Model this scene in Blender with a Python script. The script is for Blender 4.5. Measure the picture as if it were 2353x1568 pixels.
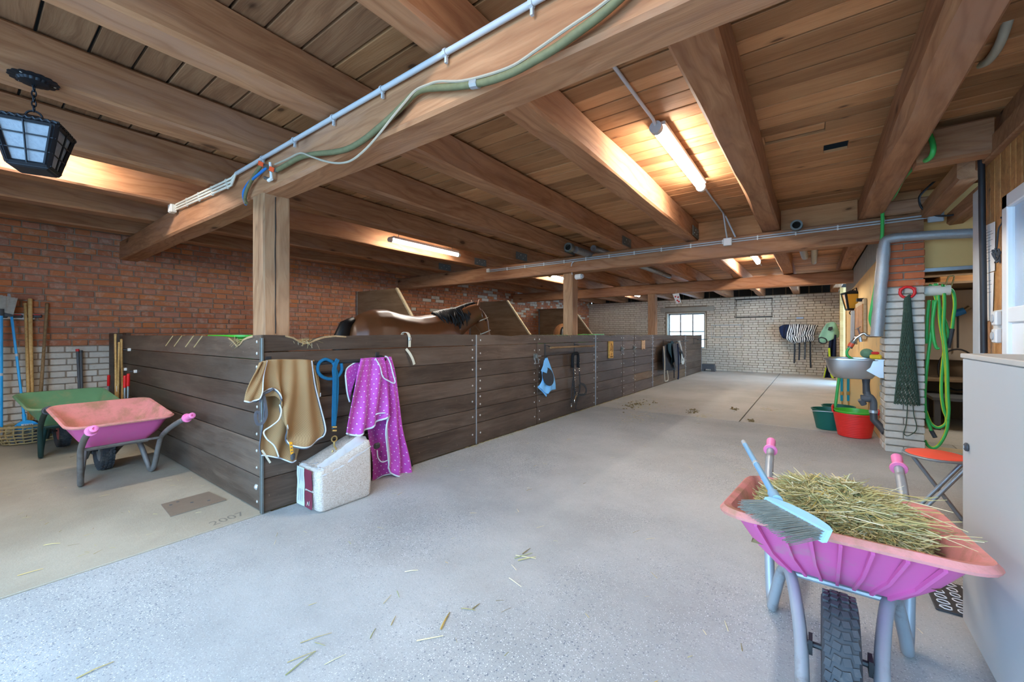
import bpy, bmesh, math, random
from mathutils import Vector, Matrix, noise as mnoise
for o in list(bpy.data.objects): bpy.data.objects.remove(o, do_unlink=True)
SC = bpy.context.scene; COL = SC.collection
PI = math.pi
# ---------------------------------------------------------------- camera, sky, exposure
FPX, CX, HY, CH = 939.5, 1176.5, 770.0, 1.28
TH = math.atan(691.5/FPX); SN, CS = math.sin(TH), math.cos(TH)
cam = bpy.data.objects.new('camera', bpy.data.cameras.new('camera')); COL.objects.link(cam)
cam.location = (0, 0, CH); cam.rotation_euler = (PI/2, 0, TH)
cam.data.sensor_width = 36; cam.data.lens = FPX/2353*36; cam.data.shift_y = -(784-HY)/2353
cam.data.clip_start = .02; cam.data.clip_end = 200
SC.camera = cam
world = bpy.data.worlds.new('sky'); SC.world = world; world.use_nodes = True
bg = world.node_tree.nodes['Background']; bg.inputs[0].default_value = (.35, .65, 1, 1); bg.inputs[1].default_value = 8.0
SC.view_settings.view_transform = 'Standard'; SC.view_settings.look = 'None'
SC.view_settings.gamma = 1; SC.view_settings.use_curve_mapping = False
SC.view_settings.exposure = 0.80
LAMP_COL = (1, .94, .83); LAMP_E = 76

# ---------------------------------------------------------------- helpers
def at(px, py, x=None, y=None, z=None):
    """world point that the photograph shows at a pixel, on a known plane of the building"""
    u = (px-CX)/FPX; v = (HY-py)/FPX; d = Vector((-SN+CS*u, CS+SN*u, v))
    t = x/d.x if x is not None else y/d.y if y is not None else (z-CH)/d.z
    return Vector((0, 0, CH)) + d*t
R = random.Random(7)
def V(*a): return Vector(a)
def rz(a): return Matrix.Rotation(a, 3, 'Z')
W = {}
class MB:
    def __init__(s): s.v = []; s.f = []; s.uv = []; s.m = []; s.cur = 0; s.has = False
    def add(s, vs, fs, uvs=None):
        b = len(s.v); s.v += [Vector(p) for p in vs]
        for i, f in enumerate(fs):
            s.f.append([b+k for k in f]); s.m.append(s.cur)
            s.uv.append(uvs[i] if uvs else None)
            if uvs: s.has = True
        return s
    def box(s, c, d, M=None, bev=0):
        hx, hy, hz = d[0]/2, d[1]/2, d[2]/2; c = Vector(c)
        if bev <= 0:
            vs = [V(x*hx, y*hy, z*hz) for x in (-1, 1) for y in (-1, 1) for z in (-1, 1)]
            fs = [(0,1,3,2),(4,6,7,5),(0,4,5,1),(2,3,7,6),(0,2,6,4),(1,5,7,3)]
        else:
            b = min(bev, hx*.9, hy*.9, hz*.9); vs = []; ix = {}
            for x in (-1, 1):
                for y in (-1, 1):
                    for z in (-1, 1):
                        for a in range(3):
                            p = [x*(hx-b), y*(hy-b), z*(hz-b)]; p[a] += b*(x, y, z)[a]
                            ix[(x, y, z, a)] = len(vs); vs.append(V(*p))
            fs = []
            for a in range(3):
                o1, o2 = (a+1) % 3, (a+2) % 3
                for sg in (-1, 1):
                    q = []
                    for p1, p2 in ((-1,-1),(1,-1),(1,1),(-1,1)):
                        k = [0, 0, 0]; k[a] = sg; k[o1] = p1; k[o2] = p2; q.append(ix[(*k, a)])
                    fs.append(q)
                for p1 in (-1, 1):
                    for p2 in (-1, 1):
                        k0 = [0, 0, 0]; k0[a] = -1; k0[o1] = p1; k0[o2] = p2; k1 = list(k0); k1[a] = 1
                        fs.append([ix[(*k0, o1)], ix[(*k1, o1)], ix[(*k1, o2)], ix[(*k0, o2)]])
            for x in (-1, 1):
                for y in (-1, 1):
                    for z in (-1, 1): fs.append([ix[(x, y, z, a)] for a in range(3)])
        if M is not None: vs = [M @ p for p in vs]
        return s.add([p+c for p in vs], fs)
    def span(s, a, b, bev=0):
        a = Vector(a); b = Vector(b)
        return s.box((a+b)/2, [abs(q) for q in (b-a)], None, bev)
    def prism(s, poly, off):
        """closed polygon of 3d points swept by the vector off"""
        off = Vector(off); n = len(poly); vs = [Vector(p) for p in poly]; vs += [p+off for p in vs]
        fs = [list(range(n)), list(range(2*n-1, n-1, -1))] + [[i, (i+1) % n, n+(i+1) % n, n+i] for i in range(n)]
        return s.add(vs, fs)
    def frames(s, pts, closed=False, up=None):
        n = len(pts); T = []
        for i in range(n):
            a = pts[i-1] if (i or closed) else pts[i]; b = pts[(i+1) % n] if (i < n-1 or closed) else pts[i]
            t = b-a; T.append(t.normalized() if t.length > 1e-9 else V(0, 0, 1))
        ref = Vector(up) if up is not None else (V(0, 0, 1) if abs(T[0].z) < .9 else V(1, 0, 0))
        out = []
        for i in range(n):
            nx = ref - T[i]*ref.dot(T[i])
            if nx.length < 1e-6: nx = T[i].orthogonal()
            nx.normalize()
            if up is None: ref = nx
            out.append((T[i], nx, T[i].cross(nx)))
        return out
    def tube(s, pts, r, seg=8, closed=False, caps=True, up=None, flat=None):
        pts = [Vector(p) for p in pts]; fr = s.frames(pts, closed, up); n = len(pts); vs = []; fs = []; uvs = []
        L = [0]
        for i in range(1, n): L.append(L[-1]+(pts[i]-pts[i-1]).length)
        if flat: prof = [(flat[0]/2, flat[1]/2), (-flat[0]/2, flat[1]/2), (-flat[0]/2, -flat[1]/2), (flat[0]/2, -flat[1]/2)]; seg = 4
        for i in range(n):
            ri = r[i] if isinstance(r, (list, tuple)) else r
            for k in range(seg):
                if flat: w, t = prof[k]; vs.append(pts[i]+fr[i][2]*w+fr[i][1]*t)
                else:
                    a = 2*PI*k/seg; vs.append(pts[i]+fr[i][1]*(math.cos(a)*ri)+fr[i][2]*(math.sin(a)*ri))
        for i in range(n if closed else n-1):
            j = (i+1) % n
            for k in range(seg):
                k2 = (k+1) % seg; fs.append([i*seg+k, i*seg+k2, j*seg+k2, j*seg+k])
                lj = L[j] if j else L[-1]+.05
                uvs.append([(L[i], k/seg), (L[i], (k+1)/seg), (lj, (k+1)/seg), (lj, k/seg)])
        if caps and not closed:
            fs.append(list(range(seg))); uvs.append([(0, 0)]*seg)
            fs.append(list(range(n*seg-1, (n-1)*seg-1, -1))); uvs.append([(0, 0)]*seg)
        return s.add(vs, fs, uvs)
    def lathe(s, prof, seg=24, o=(0, 0, 0), M=None, sx=1, sy=1, caps=True):
        vs = []; fs = []; n = len(prof)
        for r, z in prof:
            for k in range(seg):
                a = 2*PI*k/seg; p = V(r*math.cos(a)*sx, r*math.sin(a)*sy, z)
                if M is not None: p = M @ p
                vs.append(p+Vector(o))
        for i in range(n-1):
            for k in range(seg): fs.append([i*seg+k, i*seg+(k+1) % seg, (i+1)*seg+(k+1) % seg, (i+1)*seg+k])
        ring = caps is False or (abs(prof[0][0]-prof[-1][0]) < 1e-6 and abs(prof[0][1]-prof[-1][1]) < 1e-6)
        if ring: return s.add(vs, fs)
        if prof[0][0] > 1e-5: fs.append(list(range(seg)))
        if prof[-1][0] > 1e-5: fs.append(list(range((n-1)*seg, n*seg)))
        return s.add(vs, fs)
    def loft(s, rings, caps=True, closed=True):
        n = len(rings[0]); vs = [p for r in rings for p in r]; fs = []
        for i in range(len(rings)-1):
            for k in range(n if closed else n-1): fs.append([i*n+k, i*n+(k+1) % n, (i+1)*n+(k+1) % n, (i+1)*n+k])
        if caps: fs.append(list(range(n))); fs.append(list(range((len(rings)-1)*n, len(rings)*n)))
        return s.add(vs, fs)
    def grid(s, P, us=1, vs_=1):
        """P: rows of points; uv in metres"""
        nr, nc = len(P), len(P[0]); vs = [p for r in P for p in r]; fs = []; uvs = []
        cu = [0]
        for j in range(1, nc): cu.append(cu[-1]+(P[nr//2][j]-P[nr//2][j-1]).length)
        cv = [0]
        for i in range(1, nr): cv.append(cv[-1]+(P[i][nc//2]-P[i-1][nc//2]).length)
        for i in range(nr-1):
            for j in range(nc-1):
                fs.append([i*nc+j, i*nc+j+1, (i+1)*nc+j+1, (i+1)*nc+j])
                uvs.append([(cu[j], cv[i]), (cu[j+1], cv[i]), (cu[j+1], cv[i+1]), (cu[j], cv[i+1])])
        return s.add(vs, fs, uvs)
    def mesh(s, name, mats, org=None, smooth=False):
        org = Vector(org) if org is not None else V(0, 0, 0)
        me = bpy.data.meshes.new(name); me.from_pydata([tuple(p-org) for p in s.v], [], s.f)
        if s.has:
            l = me.uv_layers.new(name='UVMap'); k = 0
            for i, f in enumerate(s.f):
                for j in range(len(f)):
                    if s.uv[i]: l.data[k].uv = s.uv[i][j]
                    k += 1
        for m in (mats if isinstance(mats, (list, tuple)) else [mats]): me.materials.append(M[m] if isinstance(m, str) else m)
        if any(s.m): me.polygons.foreach_set('material_index', s.m)
        bm = bmesh.new(); bm.from_mesh(me); bmesh.ops.recalc_face_normals(bm, faces=bm.faces); bm.to_mesh(me); bm.free()
        if smooth:
            me.polygons.foreach_set('use_smooth', [True]*len(me.polygons))
            if smooth is not True: me.set_sharp_from_angle(angle=math.radians(smooth))
        me.update(); return me
    def build(s, name, mats, parent=None, smooth=False, org=None):
        if parent is not None: org = W[parent.name]
        elif org is None:
            xs = [p.x for p in s.v]; ys = [p.y for p in s.v]; zs = [p.z for p in s.v]
            org = V((min(xs)+max(xs))/2, (min(ys)+max(ys))/2, min(zs))
        o = bpy.data.objects.new(name, s.mesh(name, mats, org, smooth)); COL.objects.link(o)
        if parent is not None: o.parent = parent
        else: o.location = org
        W[o.name] = Vector(org); return o
def tag(o, label=None, cat=None, group=None, kind=None):
    if label: o['label'] = label
    if cat: o['category'] = cat
    if group: o['group'] = group
    if kind: o['kind'] = kind
    return o
def thing(name, label, cat, loc, group=None, rot=0):
    o = bpy.data.objects.new(name, None); COL.objects.link(o); o.location = loc; o.rotation_euler = (0, 0, rot)
    o.empty_display_size = .1; W[o.name] = Vector(loc); return tag(o, label, cat, group)
def inst(name, me, parent, loc, rot=(0, 0, 0), scale=None):
    """an object of its own that shares its mesh; loc is in world space"""
    o = bpy.data.objects.new(name, me); COL.objects.link(o)
    if parent is not None: o.parent = parent; o.location = Vector(loc)-W[parent.name]
    else: o.location = loc
    o.rotation_euler = rot
    if scale: o.scale = scale
    return o
def copy_tree(o, parent=None):
    c = o.copy(); COL.objects.link(c)
    if parent is not None: c.parent = parent
    for ch in list(o.children): copy_tree(ch, c)
    return c
def spl(pts, n=6, closed=False):
    pts = [Vector(p) for p in pts]; out = []; m = len(pts)
    for i in range(m if closed else m-1):
        if closed: p0, p1, p2, p3 = pts[i-1], pts[i], pts[(i+1) % m], pts[(i+2) % m]
        else: p0 = pts[max(i-1, 0)]; p1 = pts[i]; p2 = pts[i+1]; p3 = pts[min(i+2, m-1)]
        for k in range(n):
            t = k/n; out.append(.5*((2*p1)+(p2-p0)*t+(2*p0-5*p1+4*p2-p3)*t*t+(3*p1-p0-3*p2+p3)*t**3))
    if not closed: out.append(pts[-1])
    return out
def resample(pts, n):
    pts = spl(pts, 8); L = [0]
    for i in range(1, len(pts)): L.append(L[-1]+(pts[i]-pts[i-1]).length)
    out = []; j = 0
    for k in range(n):
        d = L[-1]*k/(n-1)
        while j < len(L)-2 and L[j+1] < d: j += 1
        t = (d-L[j])/max(L[j+1]-L[j], 1e-9); out.append(pts[j].lerp(pts[j+1], min(max(t, 0), 1)))
    return out
def arc(c, r, a0, a1, n, ax=V(1, 0, 0), ay=V(0, 0, 1)):
    return [Vector(c)+ax*(r*math.cos(a0+(a1-a0)*k/(n-1)))+ay*(r*math.sin(a0+(a1-a0)*k/(n-1))) for k in range(n)]
def nz(x, y=0, z=0): return mnoise.noise(Vector((x, y, z)))
def text_mb(txt, size, ext=.002):
    c = bpy.data.curves.new('lettering', 'FONT'); c.body = txt; c.size = size; c.extrude = ext; c.align_x = 'CENTER'; c.align_y = 'CENTER'; c.resolution_u = 3
    o = bpy.data.objects.new('lettering', c); COL.objects.link(o); dg = bpy.context.evaluated_depsgraph_get(); dg.update()
    me = bpy.data.meshes.new_from_object(o.evaluated_get(dg)); bpy.data.objects.remove(o); return me
def text(txt, size, name, mat, parent, loc, M3, ext=.002):
    me = text_mb(txt, size, ext); mb = MB()
    mb.add([M3 @ v.co + Vector(loc) for v in me.vertices], [list(p.vertices) for p in me.polygons])
    return mb.build(name, mat, parent)
# ---------------------------------------------------------------- procedural materials
M = {}
class NT:
    def __init__(s, name):
        s.m = bpy.data.materials.new(name); s.m.use_nodes = True; s.t = s.m.node_tree; s.b = s.t.nodes['Principled BSDF']; M[name] = s.m
    def n(s, ty, **kw):
        o = s.t.nodes.new('ShaderNode'+ty)
        for k, v in kw.items():
            if k.startswith('i_'):
                key = k[2:]; key = int(key) if key.isdigit() else key
                s.set(o.inputs[key], v)
            else: setattr(o, k, v)
        return o
    def set(s, inp, v):
        if isinstance(v, bpy.types.NodeSocket): s.t.links.new(v, inp)
        elif isinstance(v, bpy.types.Node): s.t.links.new(v.outputs[0], inp)
        else: inp.default_value = v
    def math(s, op, a, b=0, c=0):
        o = s.n('Math', operation=op); s.set(o.inputs[0], a); s.set(o.inputs[1], b); s.set(o.inputs[2], c); return o.outputs[0]
    def vmath(s, op, a, b=(0, 0, 0)):
        o = s.n('VectorMath', operation=op); s.set(o.inputs[0], a); s.set(o.inputs[1], b); return o.outputs[0]
    def mix(s, f, a, b, bt='MIX'):
        o = s.n('Mix', data_type='RGBA', blend_type=bt); s.set(o.inputs[0], f); s.set(o.inputs[6], a); s.set(o.inputs[7], b); return o.outputs[2]
    def ramp(s, f, st, interp='LINEAR'):
        o = s.n('ValToRGB'); s.set(o.inputs[0], f); e = o.color_ramp.elements; o.color_ramp.interpolation = interp
        while len(e) < len(st): e.new(.5)
        for q, (p, c) in zip(e, st): q.position = p; q.color = (*c, 1) if len(c) == 3 else c
        return o.outputs[0]
    def step(s, f, lo, hi):
        o = s.n('MapRange', interpolation_type='SMOOTHSTEP'); s.set(o.inputs[0], f); o.inputs[1].default_value = lo; o.inputs[2].default_value = hi; return o.outputs[0]
    def noise(s, co, sc, det=4, rough=.55, dist=0):
        return s.n('TexNoise', i_Vector=co, i_Scale=sc, i_Detail=det, i_Roughness=rough, i_Distortion=dist).outputs[0]
    def obj(s): return s.n('TexCoord').outputs['Object']
    def uv(s): return s.n('TexCoord').outputs['UV']
    def rnd(s):
        a = s.n('ObjectInfo').outputs['Random']; b = s.n('NewGeometry').outputs['Random Per Island']
        return s.math('FRACT', s.math('ADD', a, s.math('MULTIPLY', b, 7.31)))
    def bump(s, h, st, dist=.01):
        s.set(s.b.inputs['Normal'], s.n('Bump', i_Height=h, i_Strength=st, i_Distance=dist).outputs[0])
    def out(s, col, rough=.7, spec=.35, metal=0):
        s.set(s.b.inputs['Base Color'], col); s.set(s.b.inputs['Roughness'], rough); s.b.inputs['Specular IOR Level'].default_value = spec; s.b.inputs['Metallic'].default_value = metal
        return s.m
def C(c): return (*c, 1)
def plain(name, c, rough=.6, metal=0, spec=.4, var=.12, sc=9, bump=0, dirt=None, damt=.5):
    t = NT(name); co = t.obj(); f = t.noise(co, sc, 5, .6)
    col = t.mix(f, C([q*(1-var) for q in c]), C([min(q*(1+var), 1) for q in c]))
    if dirt:
        g = t.step(t.noise(t.vmath('ADD', co, (3, 1, 7)), sc*.7, 6, .68), .62-.3*damt, .72); col = t.mix(t.math('MULTIPLY', g, .85), col, C(dirt))
    t.out(col, rough, spec, metal)
    if bump: t.bump(t.noise(co, sc*14, 3), bump, .003)
    return t.m
def wood(name, c0, c1, c2, rough=.72, pos=(.36, .52, .66), across=9., knots=True, tint=.22, along=.35, saw=0, grey=None, bump=.35, rings=0, ksc=1.15, fleck=None):
    t = NT(name); r = t.rnd(); co = t.obj()
    off = t.n('CombineXYZ', i_X=t.math('MULTIPLY', r, 41.), i_Y=t.math('MULTIPLY', r, 17.), i_Z=t.math('MULTIPLY', r, 29.))
    p = t.vmath('ADD', co, off.outputs[0])
    warp = t.noise(t.vmath('MULTIPLY', p, (.5, 1.6, 1.6)), 1.6, 3)
    pw = t.vmath('ADD', p, t.n('CombineXYZ', i_Y=t.math('MULTIPLY', warp, .22), i_Z=t.math('MULTIPLY', warp, .22)).outputs[0])
    g1 = t.noise(t.vmath('MULTIPLY', pw, (along, across, across)), 3.2, 7, .62, .25)
    g2 = t.noise(t.vmath('MULTIPLY', pw, (along*1.4, across*5, across*5)), 3.5, 3, .5)
    big = t.noise(t.vmath('MULTIPLY', p, (.8, 1.8, 1.8)), 1.3, 4)
    f = t.math('ADD', t.math('MULTIPLY', g1, .46), t.math('ADD', t.math('MULTIPLY', g2, .16), t.math('MULTIPLY', big, .42)))
    col = t.ramp(f, [(pos[0], c0), (pos[1], c1), (pos[2], c2)])
    if grey is not None:
        col = t.mix(t.step(t.noise(t.vmath('MULTIPLY', p, (.7, 3, 3)), 1.1, 5, .65), .45, .72), col, C(grey))
    if rings:
        wv = t.n('TexWave', i_Vector=t.vmath('MULTIPLY', pw, (.10, 1, 1)), i_Scale=rings, i_Distortion=5.5, i_Detail=2.5, bands_direction='DIAGONAL'); wv.inputs['Detail Scale'].default_value = .9
        ln_ = t.math('POWER', wv.outputs[1], 5.); col = t.mix(t.math('MULTIPLY', ln_, .26), col, C([c0[0]*.75, c0[1]*.55, c0[2]*.5]))
    if knots:
        vo = t.n('TexVoronoi', i_Vector=t.vmath('MULTIPLY', pw, (1.9, 4.2, 4.2)), i_Scale=ksc, i_Randomness=1.)
        k = t.math('SUBTRACT', 1, t.step(vo.outputs[0], .05, .11)); ring = t.math('SUBTRACT', 1, t.step(vo.outputs[0], .08, .22))
        col = t.mix(t.math('MULTIPLY', ring, .35), col, C([q*.62 for q in c0])); col = t.mix(t.math('MULTIPLY', k, .8), col, C([q*.3 for q in c0]))
    if fleck:
        fk = t.step(t.noise(t.vmath('MULTIPLY', p, (26, 26, 14)), 2.2, 3, .6), .70, .76); col = t.mix(t.math('MULTIPLY', fk, .55), col, C(fleck))
    col = t.mix(1, col, t.n('CombineColor', i_0=t.math('ADD', 1-tint, t.math('MULTIPLY', r, 2*tint)), i_1=t.math('ADD', 1-tint*1.05, t.math('MULTIPLY', r, 2*tint)), i_2=t.math('ADD', 1-tint*1.15, t.math('MULTIPLY', r, 2*tint))).outputs[0], 'MULTIPLY')
    t.out(col, rough, .25)
    h = t.math('ADD', g1, t.math('MULTIPLY', g2, .6))
    if saw: h = t.math('ADD', h, t.math('MULTIPLY', t.n('TexWave', i_Vector=p, i_Scale=saw, i_Distortion=1.2, bands_direction='X').outputs[1], .35))
    t.bump(h, bump, .006); return t.m
def srgb(h):
    c = [int(h[i:i+2], 16)/255 for i in (0, 2, 4)]; return [q/12.92 if q <= .04045 else ((q+.055)/1.055)**2.4 for q in c]
wood('beam_wood', (.18,.072,.032), (.35,.162,.078), (.49,.258,.135), across=6, grey=(.37,.198,.125), tint=.10, rings=7, ksc=.8, pos=(.30, .5, .70))
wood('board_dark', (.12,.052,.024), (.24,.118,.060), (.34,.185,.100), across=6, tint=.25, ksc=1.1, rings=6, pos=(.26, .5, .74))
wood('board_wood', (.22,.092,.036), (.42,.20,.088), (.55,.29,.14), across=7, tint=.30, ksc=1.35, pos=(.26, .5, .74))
wood('post_wood', (.19,.088,.042), (.37,.205,.108), (.48,.29,.165), across=6, grey=(.33,.185,.11), tint=.08, rings=8)
wood('stall_wood', (.040,.025,.017), (.082,.054,.039), (.135,.094,.069), across=6, tint=.2, grey=(.105,.078,.062), knots=False, rough=.52, fleck=(.36,.27,.19))
wood('bare_wood', (.22,.14,.07), (.42,.28,.15), (.55,.40,.24), across=7, tint=.1)
wood('old_board', (.085,.055,.034), (.15,.10,.062), (.21,.148,.094), across=6, tint=.15, knots=False)
wood('ply_brown', (.15,.085,.042), (.24,.145,.078), (.32,.205,.12), across=3, tint=.08, knots=False)
wood('pale_batten', (.38,.28,.16), (.55,.43,.27), (.66,.54,.36), tint=.05, knots=False)
wood('cladding', (.24,.10,.032), (.44,.215,.075), (.54,.30,.125), across=8, tint=.16, rough=.5)
wood('handle_wood', (.36,.20,.065), (.56,.34,.125), (.68,.46,.20), across=14, tint=.12, knots=False, rough=.5)
wood('handle_dark', (.13,.075,.035), (.24,.145,.07), (.32,.205,.11), across=14, tint=.1, knots=False)
wood('plaque_wood', (.42,.20,.04), (.62,.34,.08), (.72,.44,.13), tint=.05, knots=False)
wood('plaque_pale', (.42,.26,.14), (.56,.37,.22), (.64,.45,.29), tint=.05, knots=False)
def bricks(name, tones, eff, effamt, mort=None):
    t = NT(name); r = t.rnd(); co = t.obj(); p = t.vmath('ADD', co, t.n('CombineXYZ', i_X=t.math('MULTIPLY', r, 31.), i_Y=t.math('MULTIPLY', r, 57.)).outputs[0])
    n = len(tones); col = t.ramp(r, [(i/(n-1), c) for i, c in enumerate(tones)])
    f = t.noise(p, 22, 6, .68); col = t.mix(t.math('MULTIPLY', f, .55), col, t.mix(1, col, (.5, .44, .40, 1), 'MULTIPLY'))
    g = t.step(t.noise(p, 9, 6, .7), .62-effamt*.25, .78-effamt*.12); col = t.mix(t.math('MULTIPLY', g, .6), col, C(eff))
    t.out(col, .88, .15); t.bump(t.noise(p, 70, 5, .7), .5, .004); return t.m
bricks('red_brick', [(.40,.165,.10),(.50,.18,.09),(.58,.21,.09),(.45,.205,.14),(.62,.22,.08),(.53,.235,.155)], (.56,.40,.31), .6)
bricks('pillar_red', [(.56,.15,.065),(.66,.19,.08),(.60,.165,.07)], (.50,.34,.26), .2)
bricks('white_brick', [(.58,.53,.455),(.70,.645,.56),(.64,.585,.51),(.76,.71,.63)], (.34,.27,.20), .35)
bricks('cream_brick', [(.66,.58,.46),(.74,.66,.54),(.70,.62,.52),(.78,.70,.58)], (.36,.27,.18), .25)
plain('mortar', (.28,.215,.16), .95, var=.3, sc=14, bump=.6)
plain('mortar_dark', (.16,.115,.08), .95, var=.3, sc=14, bump=.6)
plain('mortar_pale', (.27,.22,.17), .95, var=.3, sc=14, bump=.6)
plain('mortar_cream', (.22,.165,.115), .95, var=.3, sc=14, bump=.6)
def concrete(name, a, b, stain, sp):
    t = NT(name); co = t.obj(); f = t.noise(co, 1.1, 6, .62); f2 = t.noise(co, 38, 4, .7)
    col = t.mix(t.step(f, .3, .7), C(a), C(b)); col = t.mix(t.math('MULTIPLY', t.step(t.noise(t.vmath('ADD', co, (9, 4, 0)), .7, 5, .65), .55, .8), .55), col, C(stain))
    col = t.mix(t.math('MULTIPLY', f2, .45), col, t.mix(1, col, (.66, .65, .64, 1), 'MULTIPLY'))
    if sp:
        m = t.step(t.noise(t.vmath('ADD', co, (2, 8, 0)), .9, 3), .38, .62)
        for sc, th, cc in ((70, .26, (.15, .17, .20)), (30, .15, (.16, .18, .21)), (120, .30, (.72, .74, .76)), (190, .34, (.20, .21, .23))):
            vo = t.n('TexVoronoi', i_Vector=t.vmath('ADD', co, (0, t.math('MULTIPLY', t.noise(co, 9, 2), .0) if False else 0, 0)), i_Scale=sc)
            k = t.math('SUBTRACT', 1, t.step(vo.outputs[0], th*.75, th*1.15))
            pick = t.math('GREATER_THAN', t.n('SeparateColor', i_0=vo.outputs[1]).outputs[0], .55)
            col = t.mix(t.math('MULTIPLY', t.math('MULTIPLY', k, pick), t.math('MULTIPLY', t.math('ADD', .25, t.math('MULTIPLY', m, .75)), sp)), col, C(cc))
    t.out(col, .78, .3); t.bump(t.math('ADD', f2, t.noise(co, 120, 3)), .25, .004); return t.m
concrete('concrete', (.355,.36,.355), (.465,.47,.465), (.34,.325,.30), .9)
concrete('concrete_far', (.43,.42,.385), (.54,.525,.49), (.36,.32,.26), .4)
concrete('concrete_left', (.37,.325,.25), (.48,.43,.34), (.32,.265,.18), .12)
concrete('inscription_grey', (.21,.195,.165), (.25,.23,.195), (.2,.18,.15), 0)
concrete('concrete_groove', (.10,.10,.10), (.15,.15,.15), (.2,.19,.17), 0)
plain('stall_bedding', (.30,.21,.11), .95, var=.4, sc=30, bump=.6)
plain('gravel', (.42,.40,.37), .95, var=.3, sc=20)
plain('yellow_plaster', (.84,.57,.25), .85, var=.10, sc=4, bump=.25, dirt=(.52,.40,.24), damt=.25)
plain('ochre_panel', (.82,.49,.18), .8, var=.1, sc=3); plain('old_plaster', (.55,.47,.36), .9, var=.2, sc=6)
plain('grey_lintel', (.34,.31,.26), .9, var=.2, sc=6, bump=.4)
plain('galv_light', (.50,.53,.55), .45, .15, .5, .12, 10); plain('galv', (.50,.52,.54), .42, .7, .5, .12, 14); plain('galv_dull', (.30,.31,.32), .55, .7, .4, .2, 18, dirt=(.20,.14,.09), damt=.5)
plain('steel_black', (.035,.035,.037), .5, .3, .4, .2, 12); plain('hinge_metal', (.16,.17,.16), .5, .6, .4, .25, 20)
plain('bolt_metal', (.62,.61,.58), .4, .6, .5, .1, 30)
plain('inox', (.56,.57,.58), .32, .9, .5, .05, 3); plain('chrome', (.66,.66,.66), .2, 1, .5, .05, 4); plain('brass', (.55,.40,.16), .35, .9, .5, .1, 10)
plain('conduit', (.45,.47,.50), .45, 0, .5, .08, 5); plain('white_plastic', (.74,.74,.72), .4, 0, .5, .04, 5); plain('grey_plastic', (.40,.42,.44), .5, 0, .4, .06)
plain('cream_plastic', (.70,.67,.58), .45, 0, .5, .05); plain('dark_plastic', (.05,.05,.055), .5, 0, .4, .15); plain('dark_grey', (.085,.09,.10), .55, 0, .4, .12)
plain('hose_moss', (.145,.14,.07), .65, 0, .3, .35, 26); plain('hose_grey', (.45,.42,.33), .5, 0, .4, .2, 12); plain('blue_tube', (.015,.16,.48), .45, 0, .4, .1)
plain('cable_pale', (.36,.31,.24), .6, 0, .3, .15, 20); plain('cable_black', (.022,.022,.026), .5, 0, .4, .2)
plain('orange_valve', (.80,.10,.03), .4, 0, .5, .1); plain('hose_green', (.045,.44,.09), .42, 0, .5, .08); plain('hose_dark_green', (.02,.22,.06), .45, 0, .4, .1)
plain('pink_tub', (.70,.135,.36), .55, 0, .35, .08, 5, dirt=(.50,.26,.30), damt=.25); plain('pink_grip', (.90,.22,.45), .4, 0, .5, .06)
plain('pink_dusty', (.66,.25,.24), .75, 0, .25, .16, 9, bump=.4, dirt=(.33,.19,.11), damt=.72)
plain('green_tub', (.15,.33,.17), .6, 0, .35, .15, 6, dirt=(.34,.33,.17), damt=.5); plain('green_frame', (.02,.055,.05), .5, .2, .4, .15)
plain('barrow_frame', (.36,.385,.41), .48, .35, .45, .16, 7, dirt=(.15,.115,.085), damt=.42); plain('barrow_frame_rusty', (.20,.18,.165), .6, .35, .4, .2, 9, dirt=(.10,.07,.05), damt=.6)
plain('rubber', (.05,.053,.06), .75, 0, .3, .3, 12, dirt=(.16,.14,.12), damt=.35); plain('rim_pink', (.55,.14,.13), .5, .1, .4, .2)
plain('broom_blue', (.02,.36,.78), .35, 0, .5, .05); plain('broom_pale_blue', (.20,.46,.72), .42, 0, .5, .06); plain('broom_dusty_blue', (.26,.44,.60), .6, 0, .3, .1, dirt=(.34,.36,.36), damt=.3)
plain('bristle_grey', (.18,.19,.21), .8, 0, .2, .3, 40); plain('bristle_straw', (.17,.155,.125), .85, 0, .2, .3, 40); plain('bristle_dark', (.07,.075,.085), .85, 0, .2, .3, 40); plain('bristle_pale', (.50,.47,.41), .85, 0, .2, .25, 40)
plain('red_plastic', (.72,.012,.012), .38, 0, .5, .06); plain('bucket_red', (.74,.025,.018), .42, 0, .45, .08); plain('bucket_green', (.006,.115,.085), .45, 0, .4, .1); plain('lime', (.08,.50,.04), .4, 0, .5, .08)
plain('stool_red', (.85,.10,.055), .5, 0, .4, .04); plain('stool_grey', (.27,.29,.31), .4, .5, .5, .08)
plain('cabinet_grey', (.55,.56,.555), .45, .15, .4, .03, 2); plain('cabinet_top', (.56,.53,.48), .5, .1, .4, .08, 9)
plain('paper', (.80,.80,.80), .8, 0, .2, .03); plain('ink', (.12,.12,.14), .8); plain('ink_brown', (.12,.05,.015), .8); plain('pvc_white', (.80,.82,.84), .3, 0, .5, .02)
plain('yellow_sponge', (.74,.50,.04), .9, 0, .2, .12, 40, bump=.5); plain('green_scourer', (.17,.30,.18), .95, 0, .2, .3, 30, bump=.8); plain('foil', (.42,.43,.44), .48, .55, .5, .2, 11, bump=.8)
plain('rope_net', (.055,.09,.065), .85, 0, .2, .3, 60); plain('rope_blue', (.01,.115,.24), .8, 0, .2, .2, 60); plain('teal', (.01,.27,.36), .7, 0, .3, .1); plain('rope_pale', (.46,.42,.34), .9, 0, .2, .2, 50)
plain('strap_cream', (.62,.58,.46), .6, 0, .3, .08); plain('strap_black', (.018,.019,.024), .6, 0, .35, .25, 20); plain('fleece_black', (.016,.017,.02), .95, 0, .1, .3, 40)
plain('piping_grey', (.62,.68,.76), .7, 0, .3, .1, 30); plain('piping_dark', (.10,.105,.125), .8, 0, .2, .2, 30)
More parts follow.
